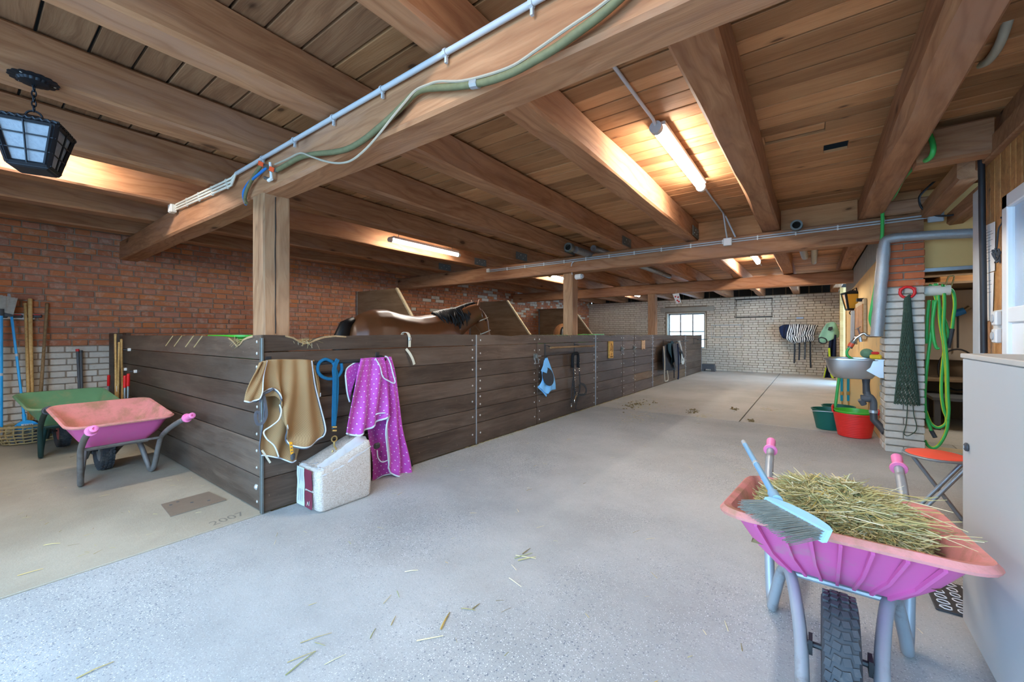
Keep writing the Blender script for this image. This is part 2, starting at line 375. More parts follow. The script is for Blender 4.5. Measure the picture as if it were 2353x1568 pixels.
plain('mask_blue', (.19,.50,.88), .8, 0, .2, .08, 8); plain('mask_mesh', (.035,.04,.048), .75, 0, .3, .3, 60)
plain('navy', (.016,.024,.06), .85, 0, .2, .2, 12); plain('neon', (.52,.66,.03), .7, 0, .3, .05); plain('mint', (.30,.58,.44), .85, 0, .2, .1, 8); plain('jacket_dark', (.035,.038,.045), .85, 0, .2, .3, 12); plain('jacket_teal', (.015,.045,.06), .85, 0, .2, .2, 12); plain('jacket_grey', (.075,.08,.09), .85, 0, .2, .3, 12); plain('jacket_pale', (.48,.49,.46), .85, 0, .2, .1, 12)
plain('label_orange', (.85,.40,.02), .6); plain('maroon', (.17,.025,.045), .45, 0, .4, .12, 8)
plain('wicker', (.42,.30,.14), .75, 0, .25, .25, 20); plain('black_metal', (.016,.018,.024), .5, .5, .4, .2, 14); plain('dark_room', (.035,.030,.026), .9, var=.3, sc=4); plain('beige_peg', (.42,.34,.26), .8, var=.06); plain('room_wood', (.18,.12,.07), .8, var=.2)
plain('hatch_brown', (.235,.18,.135), .6, .1, .3, .15, 12, bump=.2); plain('hoof', (.05,.045,.04), .6); plain('hair_black', (.012,.011,.011), .45, 0, .4, .3, 30)
plain('card_red', (.62,.03,.03), .6); plain('sign_blue', (.45,.60,.80), .5)
def stripes(name, a, b, n, w, axis=1):
    t = NT(name); s = t.n('SeparateXYZ', i_0=t.uv()); f = t.math('FRACT', t.math('MULTIPLY', s.outputs[axis], n))
    t.out(t.mix(t.math('GREATER_THAN', f, 1-w), C(a), C(b)), .45); return t.m
stripes('hose_striped', (.05,.42,.09), (.62,.66,.04), 2, .26)
t = NT('polka'); u = t.vmath('MULTIPLY', t.uv(), (24, 24, 1)); s = t.n('SeparateXYZ', i_0=u); row = t.math('FLOOR', s.outputs[1]); 
fx = t.math('SUBTRACT', t.math('FRACT', t.math('ADD', s.outputs[0], t.math('MULTIPLY', t.math('MODULO', row, 2), .5))), .5); fy = t.math('SUBTRACT', t.math('FRACT', s.outputs[1]), .5)
d = t.math('SQRT', t.math('ADD', t.math('MULTIPLY', fx, fx), t.math('MULTIPLY', fy, fy)))
t.out(t.mix(t.math('LESS_THAN', d, .10), t.mix(t.noise(t.obj(), 7, 3), (.40, .035, .32, 1), (.55, .07, .47, 1)), (.86, .78, .90, 1)), .55, .4)
t.b.inputs['Sheen Weight'].default_value = .3
t = NT('mesh_brown'); u = t.vmath('MULTIPLY', t.uv(), (150, 150, 1)); w1 = t.n('TexChecker', i_Vector=u, i_Scale=1.); n_ = t.noise(t.obj(), 6, 4)
t.out(t.mix(t.math('MULTIPLY', w1.outputs[1], .35), t.mix(n_, (.30, .175, .078, 1), (.40, .25, .122, 1)), (.19, .11, .05, 1)), .85, .2)
t = NT('zebra'); w_ = t.n('TexWave', i_Vector=t.vmath('MULTIPLY', t.uv(), (1, .35, 1)), i_Scale=5.2, i_Distortion=7., i_Detail=2., bands_direction='X'); w_.inputs['Detail Scale'].default_value = 1.3
t.out(t.mix(t.math('GREATER_THAN', w_.outputs[1], .5), (.02, .02, .025, 1), (.72, .71, .68, 1)), .85, .2)
t = NT('shavings'); vo = t.n('TexVoronoi', i_Vector=t.vmath('MULTIPLY', t.obj(), (1, 1, 1.6)), i_Scale=150.); f = t.n('SeparateColor', i_0=vo.outputs[1]).outputs[0]
t.out(t.ramp(f, [(0, (.42,.33,.26)), (.2, (.52,.43,.36)), (.65, (.60,.52,.455)), (1, (.66,.59,.53))]), .55, .4); t.bump(vo.outputs[0], .35, .006)
t.b.inputs['Coat Weight'].default_value = .35; t.b.inputs['Coat Roughness'].default_value = .25
t = NT('clear_plastic'); t.out((.80, .83, .88, 1), .18, .5); t.b.inputs['Alpha'].default_value = .38
t = NT('straw'); f = t.rnd(); t.out(t.ramp(f, [(0, (.16,.13,.05)), (.2, (.40,.31,.11)), (.42, (.60,.48,.20)), (.6, (.30,.32,.13)), (.78, (.74,.66,.40)), (.9, (.56,.37,.08)), (1, (.80,.74,.54))]), .55, .35)
plain('straw_bed', (.20,.15,.065), .9, var=.5, sc=40, bump=.8)
t = NT('bay_coat'); co = t.obj(); s = t.n('SeparateXYZ', i_0=co); f = t.noise(t.vmath('MULTIPLY', co, (3, 3, 5)), 1.4, 4)
col = t.mix(f, (.13, .042, .014, 1), (.225, .082, .030, 1)); col = t.mix(t.step(s.outputs[2], .75, .45), col, (.015, .012, .011, 1)); t.out(col, .36, .5); t.b.inputs['Coat Weight'].default_value = .25; t.b.inputs['Coat Roughness'].default_value = .3; t.bump(t.noise(t.vmath('MULTIPLY', co, (30, 30, 90)), 3, 2), .08)
t = NT('chestnut_coat'); f = t.noise(t.obj(), 3, 4); t.out(t.mix(f, (.15, .06, .022, 1), (.22, .095, .036, 1)), .45, .4)
def emit(name, c, e):
    t = NT(name); t.out(C(c), .4); t.b.inputs['Emission Color'].default_value = C(c); t.b.inputs['Emission Strength'].default_value = e; return t.m
emit('tube_light', LAMP_COL, LAMP_E)
t = NT('frosted'); t.out(t.mix(t.noise(t.obj(), 60, 3), (.22, .25, .30, 1), (.36, .40, .46, 1)), .42, .3); t.bump(t.noise(t.obj(), 70, 2), .5, .004)
t.b.inputs['Transmission Weight'].default_value = .15
t = NT('amber_glass'); t.out((.80, .42, .03, 1), .3, .5); t.b.inputs['Transmission Weight'].default_value = .3
t = NT('window_glass'); t.out((.85, .93, .95, 1), .05, .5); t.b.inputs['Alpha'].default_value = .10
# ---------------------------------------------------------------- the building
XW, YE, XR, YB = -7.8, 16.2, 1.05, -1.6       # left wall, end wall, right wall, open front
ZJ, ZC = 2.60, 2.87                          # underside of the joists, of the ceiling boards
def struct(o): o['kind'] = 'structure'; return o
# floor
floor = struct(MB().span((-8.2, YB, -.3), (3.2, 18.0, -.02)).build('floor', 'concrete_groove'))
def slab(x0, x1, y0, y1, mat):
    return MB().span((x0, y0, -.10), (x1, y1, 0), .004).build('concrete_slab', mat, floor)
slab(XW, -3.182, YB, 1.36, 'concrete_left'); slab(-3.166, 1.3, YB, 6.842, 'concrete')
slab(-3.166, -.885, 6.862, 11.2, 'concrete_far'); slab(-.870, .66, 6.862, 11.2, 'concrete_far'); slab(-3.166, -.885, 11.22, YE, 'concrete_far'); slab(-.870, .9, 11.22, YE, 'concrete_far'); slab(.67, 3.2, 6.862, 11.2, 'concrete_far'); slab(1.305, 3.2, 4.5, 6.85, 'concrete_far')
tag(MB().span((XW, 1.37, -.05), (-3.2, YE, .03)).build('stall_bedding', 'stall_bedding', floor), kind='stuff')
p = [at(484, 1206, z=0), at(560, 1180, z=0)]; d = (p[1]-p[0]); a_ = math.atan2(d.y, d.x)
mm = text_mb('2007', .085, .001); mb = MB(); c_ = (p[0]+p[1])/2; c_.z = .0006
mb.add([rz(a_) @ Vector((v.co.x*1.25, v.co.y*1.3, 0)) + c_ for v in mm.vertices], [list(q.vertices) for q in mm.polygons if all(mm.vertices[i].co.z > 0 for i in q.vertices)]); mb.build('inscription', 'inscription_grey', floor)
struct(MB().span((-16, -16, -.35), (12, YB-.01, -.02)).build('floor_yard', 'gravel'))
# steel cover set in the floor
hc = MB(); hc.prism([V(-3.945, .91, .001), V(-3.63, .89, .001), V(-3.65, 1.235, .001), V(-3.955, 1.215, .001)], (0, 0, .006))
hatch = tag(hc.build('floor_hatch', 'hatch_brown'), 'brown rectangular cover plate lying flush in the concrete floor', 'hatch')
for q in ((-3.90, 1.0), (-3.80, 1.06), (-3.74, 1.15), (-3.87, .95)): MB().lathe([(.011, .0071), (.011, .0078), (0, .0078)], 8, (*q, 0)).build('bolt_hole', 'dark_grey', hatch)

def brick_wall(wall, axis, u0, u1, z1, pos, face, holes, matf, thing_mort, vis, depth=.10, ln=.285, hd=.138, jt=.012, hc_=.0815, seed=1, z0=0):
    """Flemish bond; axis 'y' lays bricks along y on the plane x=pos, 'x' along x on the plane y=pos; face is the way they look"""
    rr = random.Random(seed); proto = {}; cand = []; row = 0; z = z0
    while z < z1-.02:
        u = u0-((ln+hd+2*jt)/2 if row % 2 else 0)-rr.uniform(0, .02); k = 0
        while u < u1:
            L = ln if k % 2 == 0 else hd; L += rr.uniform(-.006, .006); a, b = max(u, u0), min(u+L, u1)
            if b-a > .03: cand.append((a, b, z, min(z+hc_-jt, z1), rr.uniform(-.004, .004), rr.random()))
            u += L+jt; k += 1
        z += hc_; row += 1
    out = []
    for a, b, za, zb, dz, rn in cand:
        uc, zc = (a+b)/2, (za+zb)/2
        skip = False
        for h in holes:
            if h[2] < zc < h[3] and a < h[1] and b > h[0]:
                if a < h[0] and h[0]-a > b-h[1]: b = h[0]
                elif b > h[1]: a = h[1]
                else: skip = True
        if skip or b-a < .03: continue
        uc = (a+b)/2
        P = V(pos, uc, zc) if axis == 'y' else V(uc, pos, zc)
        dd = -SN*P.x+CS*P.y; ll = CS*P.x+SN*P.y
        px = CX+FPX*ll/dd if dd > .2 else -9999; py = HY-FPX*(zc-CH)/dd if dd > .2 else -9999
        seen = -60 < px < 2410 and -30 < py < 1600 and vis(P, px, py)
        out.append((seen, (FPX/max(dd, .2))**2*(b-a), a, b, za, zb, dz, matf(P, rn)))
    order = sorted([i for i in range(len(out)) if out[i][0]], key=lambda i: -out[i][1]); big = set(order[:300]); rest = {}
    for i, (sn_, sz, a, b, za, zb, dz, mt) in enumerate(out):
        L = b-a; h = zb-za; f = dz*.8
        if i in big:
            k = (round(L, 2), round(h, 3), mt)
            if k not in proto:
                q = MB(); dims = (depth, k[0], h) if axis == 'y' else (k[0], depth, h); q.box((0, 0, 0), dims, None, .006); proto[k] = q.mesh('brick', mt)
            off = pos+face*(f-depth/2)
            inst('brick', proto[k], wall, (off, (a+b)/2, (za+zb)/2) if axis == 'y' else ((a+b)/2, off, (za+zb)/2), (rnd_tilt(rr), 0, 0) if axis == 'y' else (0, rnd_tilt(rr), 0))
        else:
            q = rest.setdefault(mt, MB()); off = pos+face*(f-depth/2)
            q.box((off, (a+b)/2, (za+zb)/2) if axis == 'y' else ((a+b)/2, off, (za+zb)/2), (depth, L, h) if axis == 'y' else (L, depth, h), None, .005 if sn_ else 0)
    for mt, q in rest.items(): tag(q.build('brickwork', mt, wall), kind='stuff')
def rnd_tilt(rr): return rr.uniform(-.006, .006)
wl = struct(MB().span((XW-.3, YB, 0), (XW-.014, YE+.3, 2.95)).build('wall_left', 'mortar'))
brick_wall(wl, 'y', YB, YE, 2.86, XW, 1, [], lambda P, r: 'white_brick' if P.z < 1.13 and P.y < 1.4 else ('white_brick' if P.z > 1.9 and P.y > 7.2+2*nz(P.y*2, P.z*3) and r > .72 else 'red_brick'), 0,  # high far white bricks: white splotches plus lamp light put into the colour
           lambda P, px, py: (P.y < 1.34 or P.z > 1.3) and not (560 < px < 660 and P.z > 1), seed=3)
# end wall with its window
WX0, WX1, WZ0, WZ1 = at(1530, 720, y=YE).x, at(1622, 720, y=YE).x, .78, 2.12
we = MB()
for a, b in (((XW, 0), (WX0, 2.62)), ((WX1, 0), (.72, 2.62)), ((WX0, 0), (WX1, WZ0)), ((WX0, WZ1), (WX1, 2.62))): we.span((a[0], YE+.014, a[1]), (b[0], YE+.30, b[1]))
we = struct(we.build('wall_end', 'mortar_cream'))
brick_wall(we, 'x', XW, .72, 2.60, YE, -1, [(WX0-.03, WX1+.03, WZ0, WZ1+.22)], lambda P, r: 'cream_brick', 0, lambda P, px, py: px > 1335 and not (P.z < 1.25 and P.x < -3.2), seed=5)
MB().span((WX0-.20, YE-.02, WZ1+.03), (WX1+.28, YE+.02, WZ1+.20), .01).build('lintel', 'grey_lintel', we)
MB().span((XW, YE+.31, 2.62), (.9, YE+.35, 3.2)).build('eaves_shade', 'dark_room', we)  # near-black sheet painted for the shade in the open eaves gap
for i in range(26):
    x = XW+.2+i*.325+R.uniform(-.05, .05); MB().span((x, YE+.2, 2.62), (x+R.uniform(.012, .04), YE+.22, 2.9)).build('eaves_slat', 'old_board', we)
win = struct(MB().span((WX0, YE+.02, WZ0), (WX0+.06, YE+.30, WZ1)).span((WX1-.05, YE+.02, WZ0), (WX1, YE+.30, WZ1)).span((WX0, YE+.02, WZ1-.03), (WX1, YE+.30, WZ1)).span((WX0, YE-.03, WZ0-.03), (WX1, YE+.30, WZ0), .005).build('window_1', 'old_plaster'))
fr = MB(); X0, X1, Z0, Z1 = WX0+.06, WX1-.05, WZ0, WZ1-.03; yf = YE+.17
for a, b in (((X0, Z0), (X0+.05, Z1)), ((X1-.05, Z0), (X1, Z1)), ((X0, Z0), (X1, Z0+.05)), ((X0, Z1-.05), (X1, Z1))): fr.span((a[0], yf, a[1]), (b[0], yf+.05, b[1]))
for k in (1, 2): x = X0+(X1-X0)*k/3; fr.span((x-.022, yf+.0, Z0), (x+.022, yf+.04, Z1))
zm = (Z0+Z1)/2-.03; fr.span((X0, yf+.0, zm-.022), (X1, yf+.04, zm+.022)); fr.build('window_frame', 'galv_dull', win)
for k in range(3):
    for j in (0, 1):
        xa, xb = X0+(X1-X0)*k/3+.02, X0+(X1-X0)*(k+1)/3-.02; za, zb = ((Z0+.05, zm), (zm, Z1-.05))[j]
        MB().span((xa, yf+.022, za), (xb, yf+.028, zb)).build('pane', 'window_glass', win)
# right: plastered wall beyond the pillar, panelled wall beside the camera
wr = struct(MB().span((.66, 6.47, 0), (.80, 13.0, 2.24)).span((.66, 14.6, 0), (.80, YE, 2.6)).build('wall_right', 'yellow_plaster'))
rib = MB()
for i in range(52): y = 6.55+i*.125; rib.span((.655, y, 2.24), (.70, y+.10, 2.62), .01)
rib.build('ribbed_sheet', 'grey_lintel', wr); MB().span((.70, 6.47, 2.2), (.76, 13.0, 2.9)).build('backing', 'old_board', wr)
MB().span((.645, 12.85, 0), (.70, 13.02, 2.3), .005).build('door_post', 'handle_wood', wr); MB().span((.60, 14.55, 0), (.68, 14.66, 2.6), .005).build('door_post', 'handle_wood', wr)
MB().span((.30, 7.9, 0), (.655, 8.25, .865), .008).build('low_wall', 'yellow_plaster', wr)
hk = MB()
for i in range(3): x = .34+i*.09; hk.tube(spl([(x, 7.885, .86), (x, 7.85, .855), (x, 7.845, .82), (x, 7.865, .81)], 4), .005, 6)
hk.build('hook_row', 'black_metal', wr)
wd = struct(MB().span((XR+.03, YB, 0), (XR+.12, 4.70, 2.9)).build('wall_right_panelled', 'beam_wood'))
WY0, WY1, WZa, WZb = 2.6, at(2320, 600, x=XR).y, 1.0, 2.20
k = 0; y = YB
while y < 4.68:
    w = .098+R.uniform(-.012, .012); y2 = min(y+w, 4.70)
    if y < WY1-.02 and y2 > WY0+.02:
        MB().span((XR+.008, y+.003, 0), (XR+.032, y2-.003, WZa), .004).build('cladding_board', 'cladding', wd); MB().span((XR+.008, y+.003, WZb), (XR+.032, y2-.003, 2.56), .004).build('cladding_board', 'cladding', wd)
    else: MB().span((XR+.008+R.uniform(0, .004), y+.003, 0), (XR+.032, y2-.003, 2.56), .004).build('cladding_board', 'cladding', wd)
    y += w
w2 = MB()
for a, b in (((WY0, WZa), (WY0+.09, WZb)), ((WY1-.09, WZa), (WY1, WZb)), ((WY0, WZa), (WY1, WZa+.09)), ((WY0, WZb-.09), (WY1, WZb))): w2.span((XR-.035, a[0], a[1]), (XR+.03, b[0], b[1]), .006)
w2.span((XR-.03, WY0, 1.36), (XR+.02, WY1, 1.46), .006); w2 = struct(w2.build('window_2', 'pvc_white'))
MB().span((XR-.012, WY0+.08, 1.45), (XR-.008, WY1-.08, WZb-.08)).build('pane', 'window_glass', w2)
MB().span((XR+.0, WY0+.08, 1.45), (XR+.004, WY1-.08, WZb-.08)).build('blind', 'sign_blue', w2)
MB().span((XR-.012, WY0+.08, WZa+.08), (XR-.006, WY1-.08, 1.37)).build('panel', 'pvc_white', w2)
struct(MB().span((XR-.03, YB, 2.56), (XR+.06, 4.72, 2.70), .008).build('trim_1', 'beam_wood'))
struct(MB().span((XR-.012, 4.70, 0), (XR+.05, 4.86, 2.42), .004).build('door_1', 'galv_light'))
# the dark store room behind the pillar
st = MB().span((.96, 6.28, 2.0), (2.3, 6.40, 2.86)).build('wall_store', 'ochre_panel'); struct(st)
MB().span((.95, 6.255, 1.965), (2.2, 6.30, 2.005), .003).build('header_rail', 'galv', st)
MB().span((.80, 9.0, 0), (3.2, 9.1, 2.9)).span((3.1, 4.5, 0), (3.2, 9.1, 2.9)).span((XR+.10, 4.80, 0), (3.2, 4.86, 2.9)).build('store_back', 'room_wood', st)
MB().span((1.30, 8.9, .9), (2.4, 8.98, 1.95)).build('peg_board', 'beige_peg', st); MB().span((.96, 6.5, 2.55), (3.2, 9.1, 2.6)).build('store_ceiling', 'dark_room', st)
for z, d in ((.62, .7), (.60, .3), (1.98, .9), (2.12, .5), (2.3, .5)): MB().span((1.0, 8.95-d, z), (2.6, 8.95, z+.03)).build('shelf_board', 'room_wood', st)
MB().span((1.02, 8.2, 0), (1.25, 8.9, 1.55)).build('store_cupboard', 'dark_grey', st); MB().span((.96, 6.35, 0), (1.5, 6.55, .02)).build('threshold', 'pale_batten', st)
# front of the barn: wall to the left of the wide open doorway, light-blocking lid above
struct(MB().span((XW, YB-.2, 0), (-3.5, YB, 2.95)).span((-3.5, YB-.2, 2.72), (1.6, YB, 2.95)).build('wall_front', 'old_plaster'))
# ceiling boards under an unseen lid added to block light
ceil = struct(MB().span((-8.2, YB-.2, 3.2), (3.3, YE+.4, 3.24)).span((-8.2, YB-.2, 2.9), (XW-.3, YE, 3.2)).build('ceiling', 'dark_room'))
y = YB; hole_y = 4.44; gap_y = at(1830, 313, z=ZC).y; gx0, gx1 = at(1757, 325, z=ZC).x, at(1895, 300, z=ZC).x
while y < YE+.2:
    w = (.19 if y < 1.3 else .165)+R.uniform(-.03, .025); cuts = [XW-.02]
    x = .535-.97*R.choice((2, 3, 4, 5, 6)); cuts += [x, 1.5 if y < 6.3 else .9]
    for a, b in zip(cuts, cuts[1:]):
        segs = [(a, b)]
        if y < hole_y < y+w and a < .1 < b: segs = [(a, .075), (.235, b)]
        if y < gap_y < y+w and a < gx0 < b: segs = [(a, gx0), (gx0, gx1), (gx1, b)]
        for a2, b2 in segs:
            z = ZC+R.uniform(0, .005); c = V((a2+b2)/2, y+w/2, z+.0125); w_ = w-.05 if (a2 == gx0 and b2 == gx1) else w; c.y -= (w-w_)/2; q = MB().box((0, 0, 0), (b2-a2-.003, w_-R.uniform(.009, .016), .025), None, .003)
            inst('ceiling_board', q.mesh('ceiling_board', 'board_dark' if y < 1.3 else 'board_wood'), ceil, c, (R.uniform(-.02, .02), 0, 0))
    y += w
# hewn timbers
def timber(name, a, b, w, h, mat, label, cat, group=None, seed=0, wob=.010, ch=.016, wane=0, parent=None, seg=.12):
    """squared timber from a to b (centres of its ends); local x runs along the grain"""
    a = Vector(a); b = Vector(b); L = (b-a).length; n = max(4, int(L/seg)); rings = []
    for i in range(n+1):
        x = L*i/n; ring = []
        for k, (sy, sz) in enumerate(((-1,-1),(1,-1),(1,1),(-1,1))):
            c = ch*(1+.8*nz(x*1.1+k*9, seed))
            if wane and sz < 0 and sy > 0: c = ch+wane*max(0, nz(x*.9, seed*3)+.25)
            dy = wob*nz(x*.55+k*13.1, seed*1.7); dz = wob*nz(x*.6+k*7.7, seed*2.3+5)
            Y, Z = sy*w/2+dy, sz*h/2+dz; e1 = (Y-sy*c, Z); e2 = (Y, Z-sz*c)
            ring += [e1, e2] if sy*sz > 0 else [e2, e1]
        ring = [ring[j] for j in range(8)]; rings.append([V(x, yy, zz) for yy, zz in ring])
    # order the eight points around the section
    for r_ in rings: r_.sort(key=lambda p: math.atan2(p.z/h, p.y/w))
    mb = MB().loft(rings); me = mb.mesh(name, mat, None, 40)
    d = (b-a).normalized(); up = V(0, 0, 1) if abs(d.z) < .9 else V(0, -1, 0); yv = up.cross(d).normalized(); zv = d.cross(yv)
    o = bpy.data.objects.new(name, me); COL.objects.link(o); o.matrix_world = Matrix.Translation(a) @ Matrix((d, yv, zv)).transposed().to_4x4()
    W[o.name] = Vector(a)
    return tag(o, label, cat, group)
ordn = ['rightmost', 'second from the right', 'third from the right', 'fourth from the right', 'fifth from the right', 'sixth from the right', 'seventh from the right', 'eighth from the right', 'leftmost']
for k in range(9):
    x = .535-.97*k
    timber('ceiling_joist', (x, YB, (ZJ+ZC)/2-.002), (x, YE+.25, (ZJ+ZC)/2-.002), .20, ZC-ZJ-.006, 'beam_wood', ['rough grey-brown ceiling joist %s, ' % ordn[k]+s for s in
        ['above the brick pillar', 'right of the nearest lit tube lamp', 'wavy-edged, left of the nearest lit tube lamp', 'running above the rail with rugs', 'carrying the hanging lantern', 'beyond the hanging lantern', 'glowing in lamp light at the upper left', 'in shade near the brick wall', 'against the red brick wall']][k], 'joist', 'ceiling joists', seed=k+1, wane=.05 if k in (2, 0) else .02, wob=.022 if k == 2 else .013)
for y, lb in ((1.447, 'large tie beam crossing overhead in front, with hose and white conduit'), (6.20, 'tie beam across the aisle carrying thin conduits and a junction box'), (10.75, 'farthest tie beam crossing below the joists near the cream brick wall')):
    timber('tie_beam', (XW, y, 2.462), (XR if y < 2 else .95 if y < 7 else .66, y, 2.462), .20, .262, 'beam_wood', lb, 'beam', 'tie beams', seed=int(y*3), wob=.012)
for y, lb in ((1.442, 'nearest timber post, standing at the corner of the stalls'), (6.27, 'middle timber post on the stall front, with a small white socket'), (10.75, 'farthest slim timber post beside the window')):
    timber('timber_post', (-3.365, y, 0), (-3.365, y, 2.335), .19, .19, 'post_wood', lb, 'post', 'stall posts', seed=int(y*5), wob=.008, ch=.010)
for nm, ln_, y in (('trimmer_beam', 'short dark trimmer beam at upper right wrapped by a green hose', 4.42), ('trimmer_beam', 'short trimmer beam end above the grey junction box', 6.2)):
    timber(nm, (.635, y, 2.70 if y < 5 else 2.68), (XR-.02, y, 2.70 if y < 5 else 2.68), .17, .25 if y < 5 else .16, 'beam_wood', ln_, 'beam', 'trimmer beams', seed=31+int(y))
timber('wall_beam', (1.0, 4.75, 2.60), (1.0, 6.3, 2.60), .14, .16, 'beam_wood', 'short sloping-looking timber above the steel door post', 'beam', seed=44); timber('wall_beam', (1.22, 4.9, 2.52), (1.22, 6.3, 2.52), .14, .14, 'beam_wood', 'dark timber just below the other short timber over the store opening', 'beam', seed=45)
bk = MB()
for a, b in ((-1.32, -.53), (-.33, .42), (.65, .95)): bk.span((a, 6.235, 2.595), (b, 6.26, 2.865), .003)
struct(bk.build('trim_2', 'board_wood'))
# brick pillar
PX0, PX1, PY0, PY1 = .635, .955, 6.06, 6.47
pil = tag(thing('brick_pillar', 'square brick pillar, white below and red above, with a hay net', 'pillar', (.795, 6.27, 0)))
MB().span((PX0+.016, PY0+.016, 0), (PX1-.012, PY1-.012, 2.34)).build('mortar_core', 'mortar_pale', pil)
z = 0; row = 0; pc = .0785
while z < 2.31:
    zt = min(z+pc-.013, 2.335); mat = 'white_brick' if z < 1.80 else 'pillar_red'; zc = (z+zt)/2
    cuts = [PX0, PX1] if row % 2 else [PX0, PX0+.155, PX1]
    for a, b in zip(cuts, cuts[1:]): MB().box(((a+b)/2+R.uniform(-.002, .002), PY0+.07+R.uniform(-.003, .003), zc), (b-a-(.008 if len(cuts) > 2 else 0), .14, zt-z), None, .006).build('brick', mat, pil)
    for a, b in ((PY0+.149, PY0+.28), (PY0+.288, PY1)) if row % 2 else ((PY0+.149, PY1),): MB().box((PX0+.07+R.uniform(-.003, .003), (a+b)/2, zc), (.14, b-a, zt-z), None, .006).build('brick', mat, pil)
    z += pc; row += 1
# ---------------------------------------------------------------- stalls
ZF = [1.28, 1.155, .97, .785, .60, .415, .245, .004]; ZS = [1.28, 1.10, .909, .705, .51, .249, .004]; XS = -3.17
bolt_me = MB().lathe([(.011, 0), (.011, .003), (.006, .006), (0, .0065)], 8).mesh('bolt', 'bolt_metal')
def chewed(px_pts, conv): return [conv(px, py) for px, py in px_pts]
def front_panel(y0, y1, label, cat, zf=ZF, top=None, pale=(), split=None, channel=True, bolts=(.06, .06), seed=0):
    rr = random.Random(seed+50); o = thing('stall_door' if cat == 'stall door' else 'stall_partition', label, cat, (XS-.02, (y0+y1)/2, 0), 'stall front panels')
    for i in range(len(zf)-1):
        z1, z0 = zf[i], zf[i+1]; mt = 'old_board' if i in pale else 'stall_wood'; g = .004 if not (i == 0 and top) else .006; dx = rr.uniform(-.003, .003)
        mb = MB()
        if i == 0:
            prof = top or [(y0, 1.28), (y0+(y1-y0)*.3, 1.279), (y0+(y1-y0)*.55, 1.272+rr.uniform(-.012, .004)), (y0+(y1-y0)*.75, 1.28), (y1, 1.279)]
            poly = [V(XS+dx, y0, z0+g), V(XS+dx, y1, z0+g)]+[V(XS+dx, yy, zz) for yy, zz in reversed(prof)]; mb.prism(poly, (-.045, 0, 0))
        else: mb.span((XS-.045+dx, y0+rr.uniform(0, .003), z0+g*.6), (XS+dx, y1-rr.uniform(0, .003), z1-g*.4), .004)
        # local x along the grain
        me_v = mb.v; c = V(XS, (y0+y1)/2, (z0+z1)/2); mb.v = [rz(-PI/2) @ (p-c) for p in me_v]
        inst('plank', mb.mesh('plank', mt), o, c, (0, 0, PI/2))
        zz = [(z0+z1)/2] if z1-z0 < .15 else [z0+.25*(z1-z0), z0+.75*(z1-z0)] if rr.random() < .3 else [(z0+z1)/2]
        for yb, on in ((y0+.06, bolts[0]), (y1-.06, bolts[1])):
            if on:
                for zb in zz: inst('bolt', bolt_me, o, (XS+dx, yb, zb), (0, PI/2, 0))
    if channel: MB().span((XS-.05, y1+.001, .004), (XS+.006, y1+.013, 1.282)).build('metal_channel', 'galv', o)
    MB().span((XS-.10, y0+.02, .01), (XS-.05, y0+.08, 1.26)).build('back_rail', 'stall_wood', o); MB().span((XS-.10, y1-.08, .01), (XS-.05, y1-.02, 1.26)).build('back_rail', 'stall_wood', o)
    return o
cv = lambda px, py: (at(px, py, x=XS).y, at(px, py, x=XS).z)
top1 = [(1.30, 1.28)]+[cv(*q) for q in ((620, 770), (655, 771), (672, 775), (688, 784), (700, 788), (712, 786), (726, 779), (745, 773), (770, 771), (795, 773), (825, 771), (900, 770), (1000, 769))]+[(3.60, 1.282)]
front_panel(1.30, 3.594, 'front stall wall of dark planks hung with rugs, top edge chewed', 'stall wall', top=top1, bolts=(0, 1), seed=1)
front_panel(3.612, 4.900, 'plain dark plank stall wall left of the steel latch', 'stall wall', channel=False, seed=2)
front_panel(4.912, 6.850, 'dark plank stall door carrying the blue fly mask and black bridle', 'stall door', seed=3)
front_panel(6.868, 8.150, 'dark plank stall door with the yellow horse-head plaque', 'stall door', channel=False, seed=4)
front_panel(8.162, 8.840, 'narrow plank piece between the two far stall doors', 'stall wall', channel=False, seed=5)
front_panel(8.852, 10.13, 'dark plank stall door with a pale scroll plaque and one pale plank', 'stall door', pale=(5,), seed=6)
front_panel(10.148, 13.34, 'dark plank stall wall behind the hanging jackets', 'stall wall', pale=(6,), seed=7)
front_panel(13.36, 15.60, 'last dark plank stall wall beside the black step stool', 'stall wall', zf=[1.28, 1.16, .98, .80, .60, .40, .20, .004], seed=8)
# side wall towards the wheelbarrows
sp = thing('stall_partition', 'side stall wall of six wide dark planks behind the wheelbarrows', 'stall wall', (-5.4, 1.32, 0)); rr = random.Random(4)
cs = lambda px, py: (at(px, py, y=1.30).x, at(px, py, y=1.30).z)
tops = [(-7.50, 1.275)]+[cs(*q) for q in ((330, 771), (420, 771), (500, 773), (528, 776), (537, 783), (547, 795), (554, 790), (561, 780), (570, 775), (583, 771))]+[(-3.19, 1.28)]
for i in range(6):
    z1, z0 = ZS[i], ZS[i+1]; mb = MB(); dy = rr.uniform(-.004, .003)
    if i == 0: mb.prism([V(-7.50, 1.30+dy, z0+.004), V(-3.19, 1.30+dy, z0+.004)]+[V(x, 1.30+dy, z) for x, z in reversed(tops)], (0, .045, 0))
    else: mb.span((-7.50, 1.30+dy, z0+.003), (-3.19, 1.345+dy, z1-.003), .005)
    c = V(-5.35, 1.32, (z0+z1)/2); mb.v = [p-c for p in mb.v]; inst('plank', mb.mesh('plank', 'stall_wood'), sp, c)
    for zb in (z0+.25*(z1-z0), z0+.72*(z1-z0)): inst('bolt', bolt_me, sp, (-3.26, 1.30+dy, zb), (PI/2, 0, 0))
MB().lathe([(.022, 0), (.022, .004), (.012, .012), (0, .013)], 10, (-3.27, 1.297, .17), Matrix.Rotation(PI/2, 3, 'X')).build('bolt', 'bolt_metal', sp)
